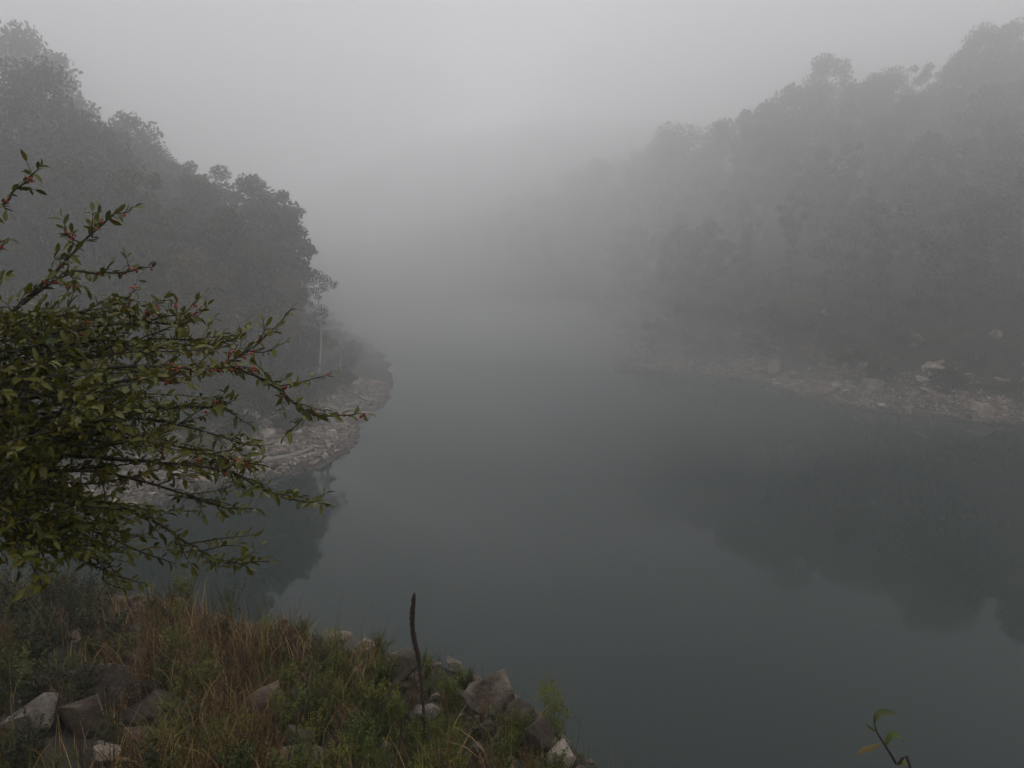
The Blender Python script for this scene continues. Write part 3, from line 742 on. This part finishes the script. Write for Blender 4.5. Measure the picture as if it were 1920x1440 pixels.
def patch(x, y): return np.clip(.5+1.6*fbm(x*.55+3, y*.55+8, 3), 0, 1)
rg = np.random.default_rng(71)
P = bank_points(85000, rg, lambda px, py, x, y, d: np.where(px < 200, .12, np.where(px < 500, .5, np.where(px < 700, .30, .12)))*patch(x, y)*np.clip((d+.3)/.8, .15, 1))
V, Fc = blades(P, rg, (.2, .75), (.008, .017), (.05, .75)); tag(link('dry_grass', mesh_np('dry_grass', V, Fc, M['dry_grass'])), 'tangled dry tan grass on the near bank', None, None, 'stuff')
P = bank_points(85000, rg, lambda px, py, x, y, d: np.where(px < 200, .16, np.where((px < 440) & (py < 1300), .12, .42))*patch(x+20, y)*np.clip((d+.3)/.8, .2, 1))
V, Fc = blades(P, rg, (.15, .5), (.009, .018), (.1, .9)); tag(link('green_grass', mesh_np('green_grass', V, Fc, M['green_grass'])), 'low green grass between the weeds of the near bank', None, None, 'stuff')
print('blades', len(P))

LEAF6 = np.array([(0, 0, 0), (.13, .33, .03), (.12, .66, .02), (0, 1, -.06), (-.12, .66, .02), (-.13, .33, .03)])
LEAF6F = np.array([[0, 1, 2, 3], [0, 3, 4, 5]])
def orient(dirs, rg, upbias=.6):
    """frames with y along dirs and z roughly up"""
    y = dirs/np.linalg.norm(dirs, axis=1)[:, None]; up = np.tile([0, 0, 1.0], (len(y), 1))*upbias+rg.normal(size=(len(y), 3))*.45
    x = np.cross(y, up); x /= np.linalg.norm(x, axis=1)[:, None]+1e-9; z = np.cross(x, y)
    return np.stack([x, y, z], 2)
def place_leaves(P, D, S, rg, proto=LEAF6, pf=LEAF6F, wide=1.0):
    Rm = orient(D, rg); W = proto*np.array([wide, 1, 1]); V = np.einsum('nij,kj->nki', Rm, W)*S[:, None, None]+P[:, None, :]
    return V.reshape(-1, 3), (pf[None]+(np.arange(len(P))*len(proto))[:, None, None]).reshape(-1, pf.shape[1])
def weed_proto(seed, h, spread, nst, nleaf, leaf, wide, mat, stemmat='weed_brown'):
    rg = np.random.default_rng(seed); g = Geo(); PP = []; DD = []; SS = []
    for k in range(nst):
        a = rg.uniform(0, 6.28); r = spread*rg.random(); hh = h*rg.uniform(.55, 1.05)
        tip = np.array([r*math.cos(a), r*math.sin(a), hh]); P = spline([(r*.15*math.cos(a), r*.15*math.sin(a), -.05), tip*np.array([.45, .45, .55]), tip], 5)
        g.add(*tube(P, np.linspace(.005, .002, len(P)), 3))
        t = rg.uniform(.12, 1, nleaf); i = t*(len(P)-1); lo = np.clip(i.astype(int), 0, len(P)-2); f = (i-lo)[:, None]
        pos = P[lo]*(1-f)+P[lo+1]*f; b = rg.uniform(0, 6.28, nleaf)
        DD.append(np.stack([np.cos(b), np.sin(b), rg.uniform(.1, 1.1, nleaf)], 1)); PP.append(pos); SS.append(leaf*rg.uniform(.55, 1.25, nleaf)*(1.15-.5*t))
    V, Fc = place_leaves(np.vstack(PP), np.vstack(DD), np.concatenate(SS), rg, wide=wide)
    return g.mesh('stems', M[stemmat], False), mesh_np('leaves', V, Fc, M[mat])
WEED = {'green': [weed_proto(81, .5, .22, 14, 34, .06, 1.2, 'weed_green'), weed_proto(82, .62, .25, 16, 34, .055, 1.0, 'weed_green')],
        'tuft': [weed_proto(83, .42, .26, 34, 40, .045, .5, 'weed_green'), weed_proto(84, .36, .3, 34, 40, .05, .45, 'weed_green')],
        'yellow': [weed_proto(85, .45, .25, 16, 32, .055, 1.5, 'weed_yellow')],
        'dark': [weed_proto(86, .7, .35, 18, 36, .07, 1.6, 'weed_dark'), weed_proto(87, .55, .35, 18, 34, .07, 1.3, 'weed_dark')],
        'brown': [weed_proto(88, .6, .22, 14, 26, .045, .8, 'weed_brown'), weed_proto(89, .5, .2, 13, 22, .05, .7, 'weed_brown')]}
def put_weed(kind, p, s, label, group=None, j=None):
    L = WEED[kind]; st, lv = L[random.randrange(len(L)) if j is None else j]
    o = empty('weed', p-Vector((0, 0, .02)), random.uniform(0, 6.28), s); tag(o, label, 'weed', group); link('stems', st, o); link('leaves', lv, o)
WTXT = {'green': 'leafy green weed', 'tuft': 'feathery green tuft', 'yellow': 'yellow-green weed', 'dark': 'dark leafy weed', 'brown': 'dried brown weed'}
named = [('yellow', 715, 1300, 1.3, 'bright yellow-green weed clump left of the angular boulder'), ('yellow', 700, 1340, 1.2, 'yellow-green weed at the foot of the angular boulder'), ('yellow', 740, 1350, 1.0, 'yellow-green weed just left of the mullein stem'),
         ('tuft', 985, 1395, 1.35, 'feathery green tuft on the edge below the large boulder'), ('tuft', 955, 1400, 1.2, 'feathery tuft hugging the steep taupe slab'), ('tuft', 882, 1290, .9, 'small green tuft leaning on the large boulder'),
         ('tuft', 710, 1228, 1.1, 'green tuft on the lip behind the pale stone'), ('green', 850, 1325, 1.0, 'green weed between the mullein and the large boulder'), ('green', 830, 1310, .8, 'small green weed behind the tan flat stone'),
         ('green', 430, 1175, 1.3, 'pale-topped green weed standing on the lip by the water'), ('green', 350, 1135, 1.4, 'tall green weed where the bank meets the cove'), ('green', 390, 1330, 1.5, 'broad green weed below the dry grass'),
         ('tuft', 330, 1440, 1.7, 'large feathery green clump at the bottom edge'), ('tuft', 400, 1440, 1.7, 'feathery green clump beside the bare stem at the bottom'), ('green', 600, 1300, 1.2, 'green weed in the middle of the bank')]
for k, px, py, s, lab in named: put_weed(k, hit(px, py), s, lab)
rgw = np.random.default_rng(91); PW = bank_points(3200, rgw, lambda px, py, x, y, d: np.where((px > -60) & (px < 1060) & (py < 1500), .40*np.clip((d+.25)/.7, .1, 1), 0), .95); cnt = 0; taken = []
for q in PW:
    px, py = px_np(q[None]); px = px[0]; py = py[0]
    if any((q[0]-a)**2+(q[1]-b)**2 < .185**2 for a, b in taken): continue
    taken.append((q[0], q[1]))
    if px < 230: pr = dict(dark=.6, green=.2, brown=.2)
    elif px < 450: pr = dict(dark=.12, green=.2, brown=.55, tuft=.13)
    elif px < 700: pr = dict(green=.35, tuft=.25, brown=.32, yellow=.08)
    else: pr = dict(green=.3, tuft=.35, brown=.2, yellow=.15)
    k = str(rgw.choice(list(pr), p=np.array(list(pr.values())))); zone = 'under the berry bush' if px < 230 else 'among the dry grass' if px < 450 else 'on the middle of the near bank' if px < 700 else 'among the boulders of the near bank'
    s = rgw.uniform(.7, 1.3)*(1.0 if px < 230 else 1.15 if px < 700 else .8)*float(np.clip(.75+.35*(-float(seg_dist(q[0], q[1], EDGE))), .7, 1))
    put_weed(k, Vector(q), s, f'{WTXT[k]} growing {zone}', f'{WTXT[k]}s {zone}'); cnt += 1
print('weeds', cnt)

# the mullein stalk
def depth_of(p): return p.y*math.cos(PITCH)-(p.z-CAM_H)*math.sin(PITCH)
def mullein():
    b = hit(798, 1404); d = depth_of(b); L = lambda px, py: np.array(at_depth(px, py, d)-b)
    root = empty('mullein_stalk', b); tag(root, 'tall dark dead mullein stalk with a long seed spike', 'plant stalk')
    st = spline([(0, 0, -.1), L(796, 1375), L(794, 1330), L(790, 1285), L(786, 1245)], 6)
    link('stem', (lambda g: (g.add(*tube(st, np.linspace(.019, .018, len(st))*(1+.12*np.sin(np.arange(len(st))*2.3)), 8)), g.mesh('stem', M['stalk'], True))[1])(Geo()), root)
    sp = spline([L(786, 1247), L(784, 1232), L(778, 1205), L(773, 1170), L(774, 1140), L(777, 1112)], 8); n = len(sp)
    rad = np.interp(np.linspace(0, 1, n), [0, .12, .35, .7, .9, 1], [.018, .023, .029, .030, .024, .005])
    g = Geo(); g.add(*tube(sp, rad*.85, 10)); rg = np.random.default_rng(4)
    for k in range(520):                                        # packed seed capsules
        t = rg.random()*(n-1.01); i = int(t); c = sp[i]*(1-t+i)+sp[i+1]*(t-i); a = rg.uniform(0, 6.28); r = np.interp(t, np.arange(n), rad)
        o = np.array([math.cos(a), math.sin(a), .35]); e = c+o*r*1.05; s = .008
        V = np.array([(s, 0, 0), (0, s, 0), (-s, 0, 0), (0, -s, 0), (0, 0, s*1.4), (0, 0, -s*1.2)])@frames(1, rg)[0].T+e
        g.add(V, [[0, 1, 4, 4], [1, 2, 4, 4], [2, 3, 4, 4], [3, 0, 4, 4], [1, 0, 5, 5], [2, 1, 5, 5], [3, 2, 5, 5], [0, 3, 5, 5]])
    for k in range(60):                                          # scattered capsules lower down
        t = rg.random()*(len(st)-1.01); i = int(t); c = st[i]*(1-t+i)+st[i+1]*(t-i); a = rg.uniform(0, 6.28); e = c+np.array([math.cos(a), math.sin(a), .2])*.024; s = .009
        V = np.array([(s, 0, 0), (0, s, 0), (-s, 0, 0), (0, -s, 0), (0, 0, s*1.4), (0, 0, -s*1.2)])+e
        g.add(V, [[0, 1, 4, 4], [1, 2, 4, 4], [2, 3, 4, 4], [3, 0, 4, 4], [1, 0, 5, 5], [2, 1, 5, 5], [3, 2, 5, 5], [0, 3, 5, 5]])
    me = bpy.data.meshes.new('seed_spike'); F3 = [tuple(dict.fromkeys(f)) for f in np.vstack(g.F).tolist()]
    me.from_pydata(np.vstack(g.V).tolist(), [], F3); me.update(); me.materials.append(M['stalk']); link('seed_spike', me, root)
mullein()

# the willow sapling beyond the lip
def sapling():
    d = 9.7; c = at_depth(1034, 1400, d); gz = float(near_h(c.x, c.y)); b = Vector((c.x, c.y, gz)); L = lambda px, py, dd=0: np.array(at_depth(px, py, d+dd)-b)
    root = empty('willow_sapling', b); tag(root, 'feathery light green willow sapling rising beyond the lip of the bank', 'sapling')
    g = Geo(); rg = np.random.default_rng(8); PP = []; DD = []; SS = []
    for k in range(11):
        tx = 1034+(k-5)*6.4+rg.normal()*3; ty = 1238+abs(k-4)*12+rg.uniform(0, 22); tip = L(tx, ty, rg.normal()*.2)
        P = spline([(0, 0, -.05), L(1036+rg.normal()*3, 1425, rg.normal()*.05), L(1035+.45*(tx-1034), .5*(ty+1400), rg.normal()*.1), tip], 8)
        g.add(*tube(P, np.linspace(.007, .002, len(P)), 4)); tw = [P[8:]]
        for q in range(7):
            i = int(rg.uniform(10, len(P)-3)); e = rg.normal(size=3)*np.array([1, 1, .35])+np.array([0, 0, .75]); e /= np.linalg.norm(e)
            W = spline([P[i], P[i]+e*.07, P[i]+e*rg.uniform(.12, .24)+np.array([0, 0, -.02])], 3); g.add(*tube(W, np.linspace(.0025, .001, len(W)), 3)); tw.append(W)
        for W in tw:
            n = 30 if len(W) > 8 else 15
            t = rg.uniform(.15, 1, n)*(len(W)-1.01); lo = t.astype(int); f = (t-lo)[:, None]
            PP.append(W[lo]*(1-f)+W[lo+1]*f); a = rg.uniform(0, 6.28, n); DD.append(np.stack([np.cos(a), np.sin(a), rg.uniform(-.2, .9, n)], 1)); SS.append(rg.uniform(.035, .075, n))
    link('stems', g.mesh('stems', M['weed_green']), root)
    V, Fc = place_leaves(np.vstack(PP), np.vstack(DD), np.concatenate(SS), rg, wide=.6); link('leaves', mesh_np('leaves', V, Fc, M['weed_yellow']), root)
sapling()

# bare stems and twigs
def stem(pts, r, label, mat='twig', branches=6, d=None, dd=-.15, name='bare_stem'):
    b = hit(*pts[0]); d = d or depth_of(b)+dd; P = [np.array(at_depth(px, py, d)) for px, py in pts]; rg = np.random.default_rng(int(pts[0][0]*7+pts[-1][1]))
    P = [P[0]+np.array([0, .0, -.18])] + P; S = spline(P, 5); o3 = S[0].copy(); g = Geo(); g.add(*tube(S-o3, np.linspace(r, r*.35, len(S)), 5))
    for k in range(branches):
        i = int(rg.uniform(.4, .95)*len(S)); T = S[min(i+1, len(S)-1)]-S[i-1]; T /= np.linalg.norm(T)
        e = S[i]+(T*.8+rg.normal(size=3)*.45)*rg.uniform(.08, .22); g.add(*tube(spline([S[i]-o3, (S[i]+e)/2-o3+rg.normal(size=3)*.01, e-o3], 3), np.linspace(r*.4, .0015, 7), 4))
    o = link(name, g.mesh(name, M[mat])); o.location = o3; tag(o, label, 'twig')
stem([(538, 1438), (560, 1350), (583, 1275), (590, 1228)], .011, 'dark bare stem branching in front of the reddish boulder', branches=9)
stem([(480, 1440), (505, 1385), (528, 1340)], .009, 'dark bare stem slanting at the bottom edge', branches=3)
stem([(630, 1172), (636, 1140), (646, 1106)], .005, 'thin dry stem standing out against the water near the ledge', branches=7)
stem([(552, 1160), (562, 1132), (572, 1104)], .005, 'thin dry stem left of the ledge against the water', branches=9)
stem([(512, 1150), (525, 1132), (542, 1122)], .005, 'short dry stem on the lip beside the green weed', branches=6)
stem([(678, 1200), (681, 1165), (701, 1128)], .005, 'forked dry stem on the lip above the pale stone', branches=6)
stem([(835, 1240), (836, 1220), (840, 1206)], .005, 'short dry stem on the lip right of the mullein', branches=6)
stem([(866, 1258), (866, 1240), (868, 1226)], .004, 'single thin spike by the large boulder', branches=2)
stem([(1070, 1440), (1083, 1395), (1086, 1370), (1089, 1346)], .004, 'lone thin twig over the water by the tip stone', branches=1, d=7.6)
for pts, lab in [([(140, 1312), (190, 1290), (245, 1281), (312, 1274)], 'dark twig arching over the pitted boulder'), ([(150, 1336), (200, 1314), (234, 1268)], 'dark twig rising across the pitted boulder'),
                 ([(120, 1306), (200, 1312), (312, 1336)], 'long dark twig sloping over the large brown block'), ([(170, 1362), (215, 1310), (242, 1280), (276, 1285), (308, 1302)], 'dark hooked twig over the brown blocks'),
                 ([(200, 1386), (262, 1364), (332, 1340)], 'dark twig crossing the face of the large block'), ([(238, 1345), (270, 1357), (332, 1372)], 'short dark twig low on the large block')]:
    stem(pts, .009, lab, branches=2, dd=-.6, name='dark_twig')
for px, py, x2, y2 in [(478, 1362, 496, 1330), (448, 1300, 452, 1250), (490, 1262, 496, 1215), (640, 1345, 642, 1275), (412, 1430, 428, 1360), (446, 1436, 464, 1410), (300, 1230, 296, 1170), (322, 1260, 334, 1200)]:
    stem([(px, py), ((px+x2)/2+2, (py+y2)/2), (x2, y2)], .006, f'pale straw stem standing in the grass of the near bank', 'dry_grass', 1, name='straw_stem')
for o in bpy.data.objects:
    if o.name.startswith('straw_stem'): o['group'] = 'straw stems on the near bank'

# ------------------------------------------------------------------ the berry bush at the left
def leaf_mesh(name, bend, fold, mat):
    V = []; 
    for i, (t, w) in enumerate([(0, .0), (.12, .02), (.3, .13), (.56, .19), (.8, .15), (1, .0)]):
        z = -bend*t*t; 
        V += [(-w, t, z+fold*w), (0, t, z), (w, t, z+fold*w)]
    Fc = [[3*i+k, 3*i+k+1, 3*i+k+4, 3*i+k+3] for i in range(5) for k in range(2)]
    return np.array(V, float), np.array(Fc)
BL = [leaf_mesh('leaf', b, f, None) for b, f in ((.1, .3), (.35, .45), (.7, .55), (-.12, .35))]
BLM = [mesh_np('leaf', V, Fc, M['bush_leaf'], True) for V, Fc in BL]
def bush():
    rg = np.random.default_rng(101); rootp = Vector((-2.75, 2.5, float(near_h(-2.75, 2.5))))
    root = empty('berry_bush', rootp); tag(root, 'leafy bush with small red berries reaching in from the edge', 'bush'); o3 = np.array(rootp)
    A = lambda px, py, d: np.array(at_depth(px, py, d))-o3
    guided = [  # picture points and depth of each leading branch, tip last
      ([(-330, 560), (-150, 480), (-20, 400), (35, 350), (72, 318)], 2.5), ([(-300, 640), (-120, 520), (-30, 480), (12, 455)], 2.4), ([(-300, 700), (-100, 590), (10, 520)], 2.6),
      ([(-320, 800), (-120, 690), (20, 590), (105, 512), (170, 455), (215, 415), (256, 402)], 2.45), ([(-320, 760), (-60, 640), (110, 520), (180, 508), (240, 508), (288, 497)], 2.5),
      ([(-320, 820), (-80, 690), (90, 620), (200, 590), (310, 572)], 2.7), ([(-320, 840), (-60, 700), (130, 640), (260, 620), (345, 612), (388, 598)], 2.6),
      ([(-330, 900), (-80, 760), (150, 700), (300, 690), (400, 690), (465, 660), (512, 618), (556, 572)], 2.35), ([(-330, 900), (-80, 780), (140, 720), (300, 695), (430, 680), (505, 712), (545, 745), (600, 768), (682, 764)], 2.4),
      ([(-330, 920), (-60, 800), (160, 770), (300, 765), (400, 762), (478, 796)], 2.6), ([(-330, 940), (-60, 850), (150, 815), (270, 822), (380, 848), (450, 868), (512, 882)], 2.5),
      ([(-330, 960), (-60, 870), (140, 850), (300, 868), (420, 880), (480, 918), (545, 944), (618, 950)], 2.4), ([(-330, 980), (-60, 900), (150, 890), (310, 925), (400, 958), (475, 968)], 2.6),
      ([(-330, 1000), (-60, 920), (140, 930), (270, 968), (340, 1012), (390, 1046), (450, 1054), (505, 1050)], 2.55), ([(-330, 1010), (-60, 960), (120, 985), (240, 1030), (330, 1066)], 2.8),
      ([(-330, 870), (-100, 760), (60, 705), (130, 700), (210, 730), (300, 800)], 2.9), ([(-330, 1000), (-80, 990), (60, 1010), (180, 1060), (260, 1085)], 2.7), ([(-330, 700), (-80, 640), (60, 600), (180, 575), (240, 560)], 2.8),
      ([(-330, 780), (-60, 660), (150, 612), (280, 588), (345, 574)], 2.55), ([(-330, 780), (-60, 690), (120, 650), (260, 640), (340, 640), (410, 632)], 2.5),
      ([(-330, 900), (-60, 740), (200, 660), (330, 650), (430, 640), (470, 612)], 2.8), ([(-330, 900), (-60, 830), (200, 790), (340, 800), (440, 830), (500, 840)], 2.85)]
    for k in range(50):                                          # inner branches
        y0 = 600+330*rg.random()**1.25; x1 = rg.uniform(40, 410); y1 = y0+rg.normal()*70+ (x1-100)*.12
        y1 = min(max(y1, 600), 960); d = rg.uniform(2.15, 3.3)
        guided.append(([(-330, .5*y0+470), (-80, y0), (.45*x1, .5*(y0+y1)+rg.normal()*25), (x1, y1)], d))
    for k in range(12):                                          # thin low branches
        y0 = rg.uniform(900, 1000); x1 = rg.uniform(60, 300); guided.append(([(-330, 930), (-80, y0), (.5*x1, y0+40), (x1, min(1085, y0+70+rg.normal()*25))], rg.uniform(2.3, 3.0)))
    LP = []; LD = []; LS = []; LB = []; score = []; BP = []; BB = []; cur = [0]; branches = []
    stems = Geo()
    for b in range(6):                                           # main stems from the root
        top = A(-330+b*8, 560+b*85, 2.3+.15*b); stems.add(*tube(spline([(rg.normal()*.1, rg.normal()*.1, -.2), top*np.array([.2, .3, .45]), top], 6), np.linspace(.022, .011, 13), 7))
    link('stems', stems.mesh('stems', M['twig'], True), root)
    def leaves_on(S, t0, step, size, lead):
        seg = np.linalg.norm(np.diff(S, axis=0), axis=1); L = seg.sum(); cum = np.concatenate([[0], np.cumsum(seg)])
        s = t0*L; k = 0
        while s < L:
            i = min(len(S)-2, int(np.searchsorted(cum, s)-1)); i = max(i, 0); f = (s-cum[i])/max(seg[i], 1e-6); p = S[i]*(1-f)+S[i+1]*f
            T = (S[i+1]-S[i])/max(seg[i], 1e-6); sd = np.cross(T, [0, 0, 1]); sd /= np.linalg.norm(sd)+1e-6
            sg = 1 if k % 2 else -1
            D = T*.65+sd*sg*rg.uniform(.25, .9)+np.array([0, 0, rg.uniform(-.55, .75)])+rg.normal(size=3)*.22
            LP.append(p); LD.append(D); LB.append(cur[0]); LS.append(size*rg.uniform(.45, 1.3)); score.append(lead+rg.random()*.5)
            if rg.random() < .085:
                for q in range(rg.integers(1, 4)): BB.append(cur[0]); BP.append(p+rg.normal(size=3)*.006+np.array([0, 0, -.004]))
            s += step*rg.uniform(.6, 1.5); k += 1
        LP.append(S[-1]); LD.append(S[-1]-S[-2]); LB.append(cur[0]); LS.append(size*1.1); score.append(lead+.6)
    for bi, (pts, d) in enumerate(guided):
        cur[0] = bi
        n = len(pts); dep = np.linspace(d+.15, d, n)+rg.normal(size=n)*.03
        S = spline([A(px, py, q) for (px, py), q in zip(pts, dep)], 6); g = Geo()
        S = S+np.cumsum(rg.normal(size=S.shape)*.0022, axis=0)
        g.add(*tube(S, np.linspace(.0085 if bi < 22 else .006, .0016, len(S)), 5)); lead = 2.0 if bi < 15 else .5
        leaves_on(S, .62 if bi < 22 else .4, .0112, .037, lead)
        top = bi in (0, 1, 2, 3, 4); nt = (6 if top else 13 if bi < 22 else 9)
        for k in range(nt):                                      # side twigs
            t = rg.uniform(.34, .88)**(.8 if bi >= 20 else 1); i = int(t*(len(S)-2)); T = S[i+1]-S[i]; T /= np.linalg.norm(T)
            e = T*.75+rg.normal(size=3)*np.array([.45, .5, .32]); e /= np.linalg.norm(e); ln = rg.uniform(.07, .26)*(1.15-.75*max(0, t-.45)/.5)*(.4 if top else 1)
            W = spline([S[i], S[i]+e*ln*.5+rg.normal(size=3)*.012, S[i]+e*ln+np.array([0, 0, rg.uniform(-.02, .04)])], 4)
            g.add(*tube(W, np.linspace(.0028, .001, len(W)), 4)); leaves_on(W, .15, .0112, .036, lead-.6)
        branches.append(link('branch', g.mesh('branch', M['twig'], True), root))
    LP = np.array(LP); LD = np.array(LD); LS = np.array(LS); score = np.array(score); n = len(LP)
    wp = LP+o3; px, py = px_np(wp); vis = (px > -40) & (px < 760) & (py > 250)
    score = np.where(vis & (px > 5), score, -9); order = np.argsort(-score); single = order[:300]; rest = order[300:]
    Rm = orient(LD, rg, .8)
    for i in single:
        o = link('leaf', BLM[int(rg.integers(4))], branches[LB[i]]); s = LS[i]; m = Matrix([list(Rm[i][r])+[0] for r in range(3)]+[[0, 0, 0, 1]])
        o.matrix_local = Matrix.Translation(Vector(LP[i])) @ m @ Matrix.Diagonal((s, s, s, 1))
    keep = (px[rest] > -260); rest = rest[keep]; g = Geo()
    for j in range(4):
        sel = rest[j::4]; V, Fc = BL[j]; W = np.einsum('nij,kj->nki', Rm[sel], V)*LS[sel][:, None, None]+LP[sel][:, None, :]
        g.add(W, (Fc[None]+(np.arange(len(sel))*len(V))[:, None, None]).reshape(-1, 4))
    fo = link('foliage', g.mesh('foliage', M['bush_leaf'], True), root); fo['kind'] = 'stuff'
    bm = bmesh.new(); bmesh.ops.create_icosphere(bm, subdivisions=2, radius=.0052); bme = bm_mesh('berry', bm, M['berry'], True)
    BPa = np.array(BP); bx, by = px_np(BPa+o3); sel = np.arange(len(BPa))[(bx > 0)][:290]
    for i in sel: o = link('berry', bme, branches[BB[i]]); o.location = BPa[i]; k = rg.uniform(.8, 1.15); o.scale = (k, k, k)
    print('bush leaves', n, 'berries', len(sel))
bush()

# the sprig that pokes up at the bottom right
def sprig():
    d = 2.2; p = at_depth(1705, 1475, d); b = Vector((p.x+.12, p.y-.1, float(near_h(p.x+.12, p.y-.1)))); o3 = np.array(b); A = lambda px, py, q=d: np.array(at_depth(px, py, q))-o3
    root = empty('leafy_sprig', b); tag(root, 'leafy sprig with curling yellow-green leaves poking up over the water', 'sprig'); g = Geo()
    S = spline([(0, 0, -.05), A(1712, 1500), A(1680, 1432), A(1661, 1400), A(1645, 1374), A(1641, 1362)], 5); g.add(*tube(S, np.linspace(.005, .0022, len(S)), 6)); link('stem', g.mesh('stem', M['twig'], True), root)
    def curl(pts, w, mat, dq=.012):
        C = spline([A(*q) for q in pts], 5); n = len(C); V = []; T = np.gradient(C, axis=0)
        for i in range(n):
            t = i/(n-1); hw = w*(math.sin(math.pi*min(1, t*.93+.05))**.8); sd = np.cross(T[i], [0, 1, .35]); sd /= np.linalg.norm(sd); dv = np.array([0, .75, .25])
            V += [C[i]-dv*hw+sd*hw*.35, C[i], C[i]+dv*hw+sd*hw*.45]
        Fc = [[3*i+k, 3*i+k+1, 3*i+k+4, 3*i+k+3] for i in range(n-1) for k in range(2)]
        link('leaf', mesh_np('leaf', V, Fc, M[mat], True), root)
    curl([(1641, 1362), (1643, 1346), (1655, 1338), (1672, 1338), (1682, 1343)], .014, 'bush_leaf'); curl([(1643, 1370), (1634, 1363), (1622, 1356)], .012, 'bush_leaf')
    curl([(1660, 1398), (1666, 1388), (1674, 1379), (1686, 1383), (1696, 1396)], .013, 'weed_green'); curl([(1655, 1392), (1636, 1400), (1618, 1405), (1605, 1416)], .012, 'fol_yellow'); curl([(1682, 1436), (1694, 1430), (1702, 1434)], .01, 'weed_green')
sprig()
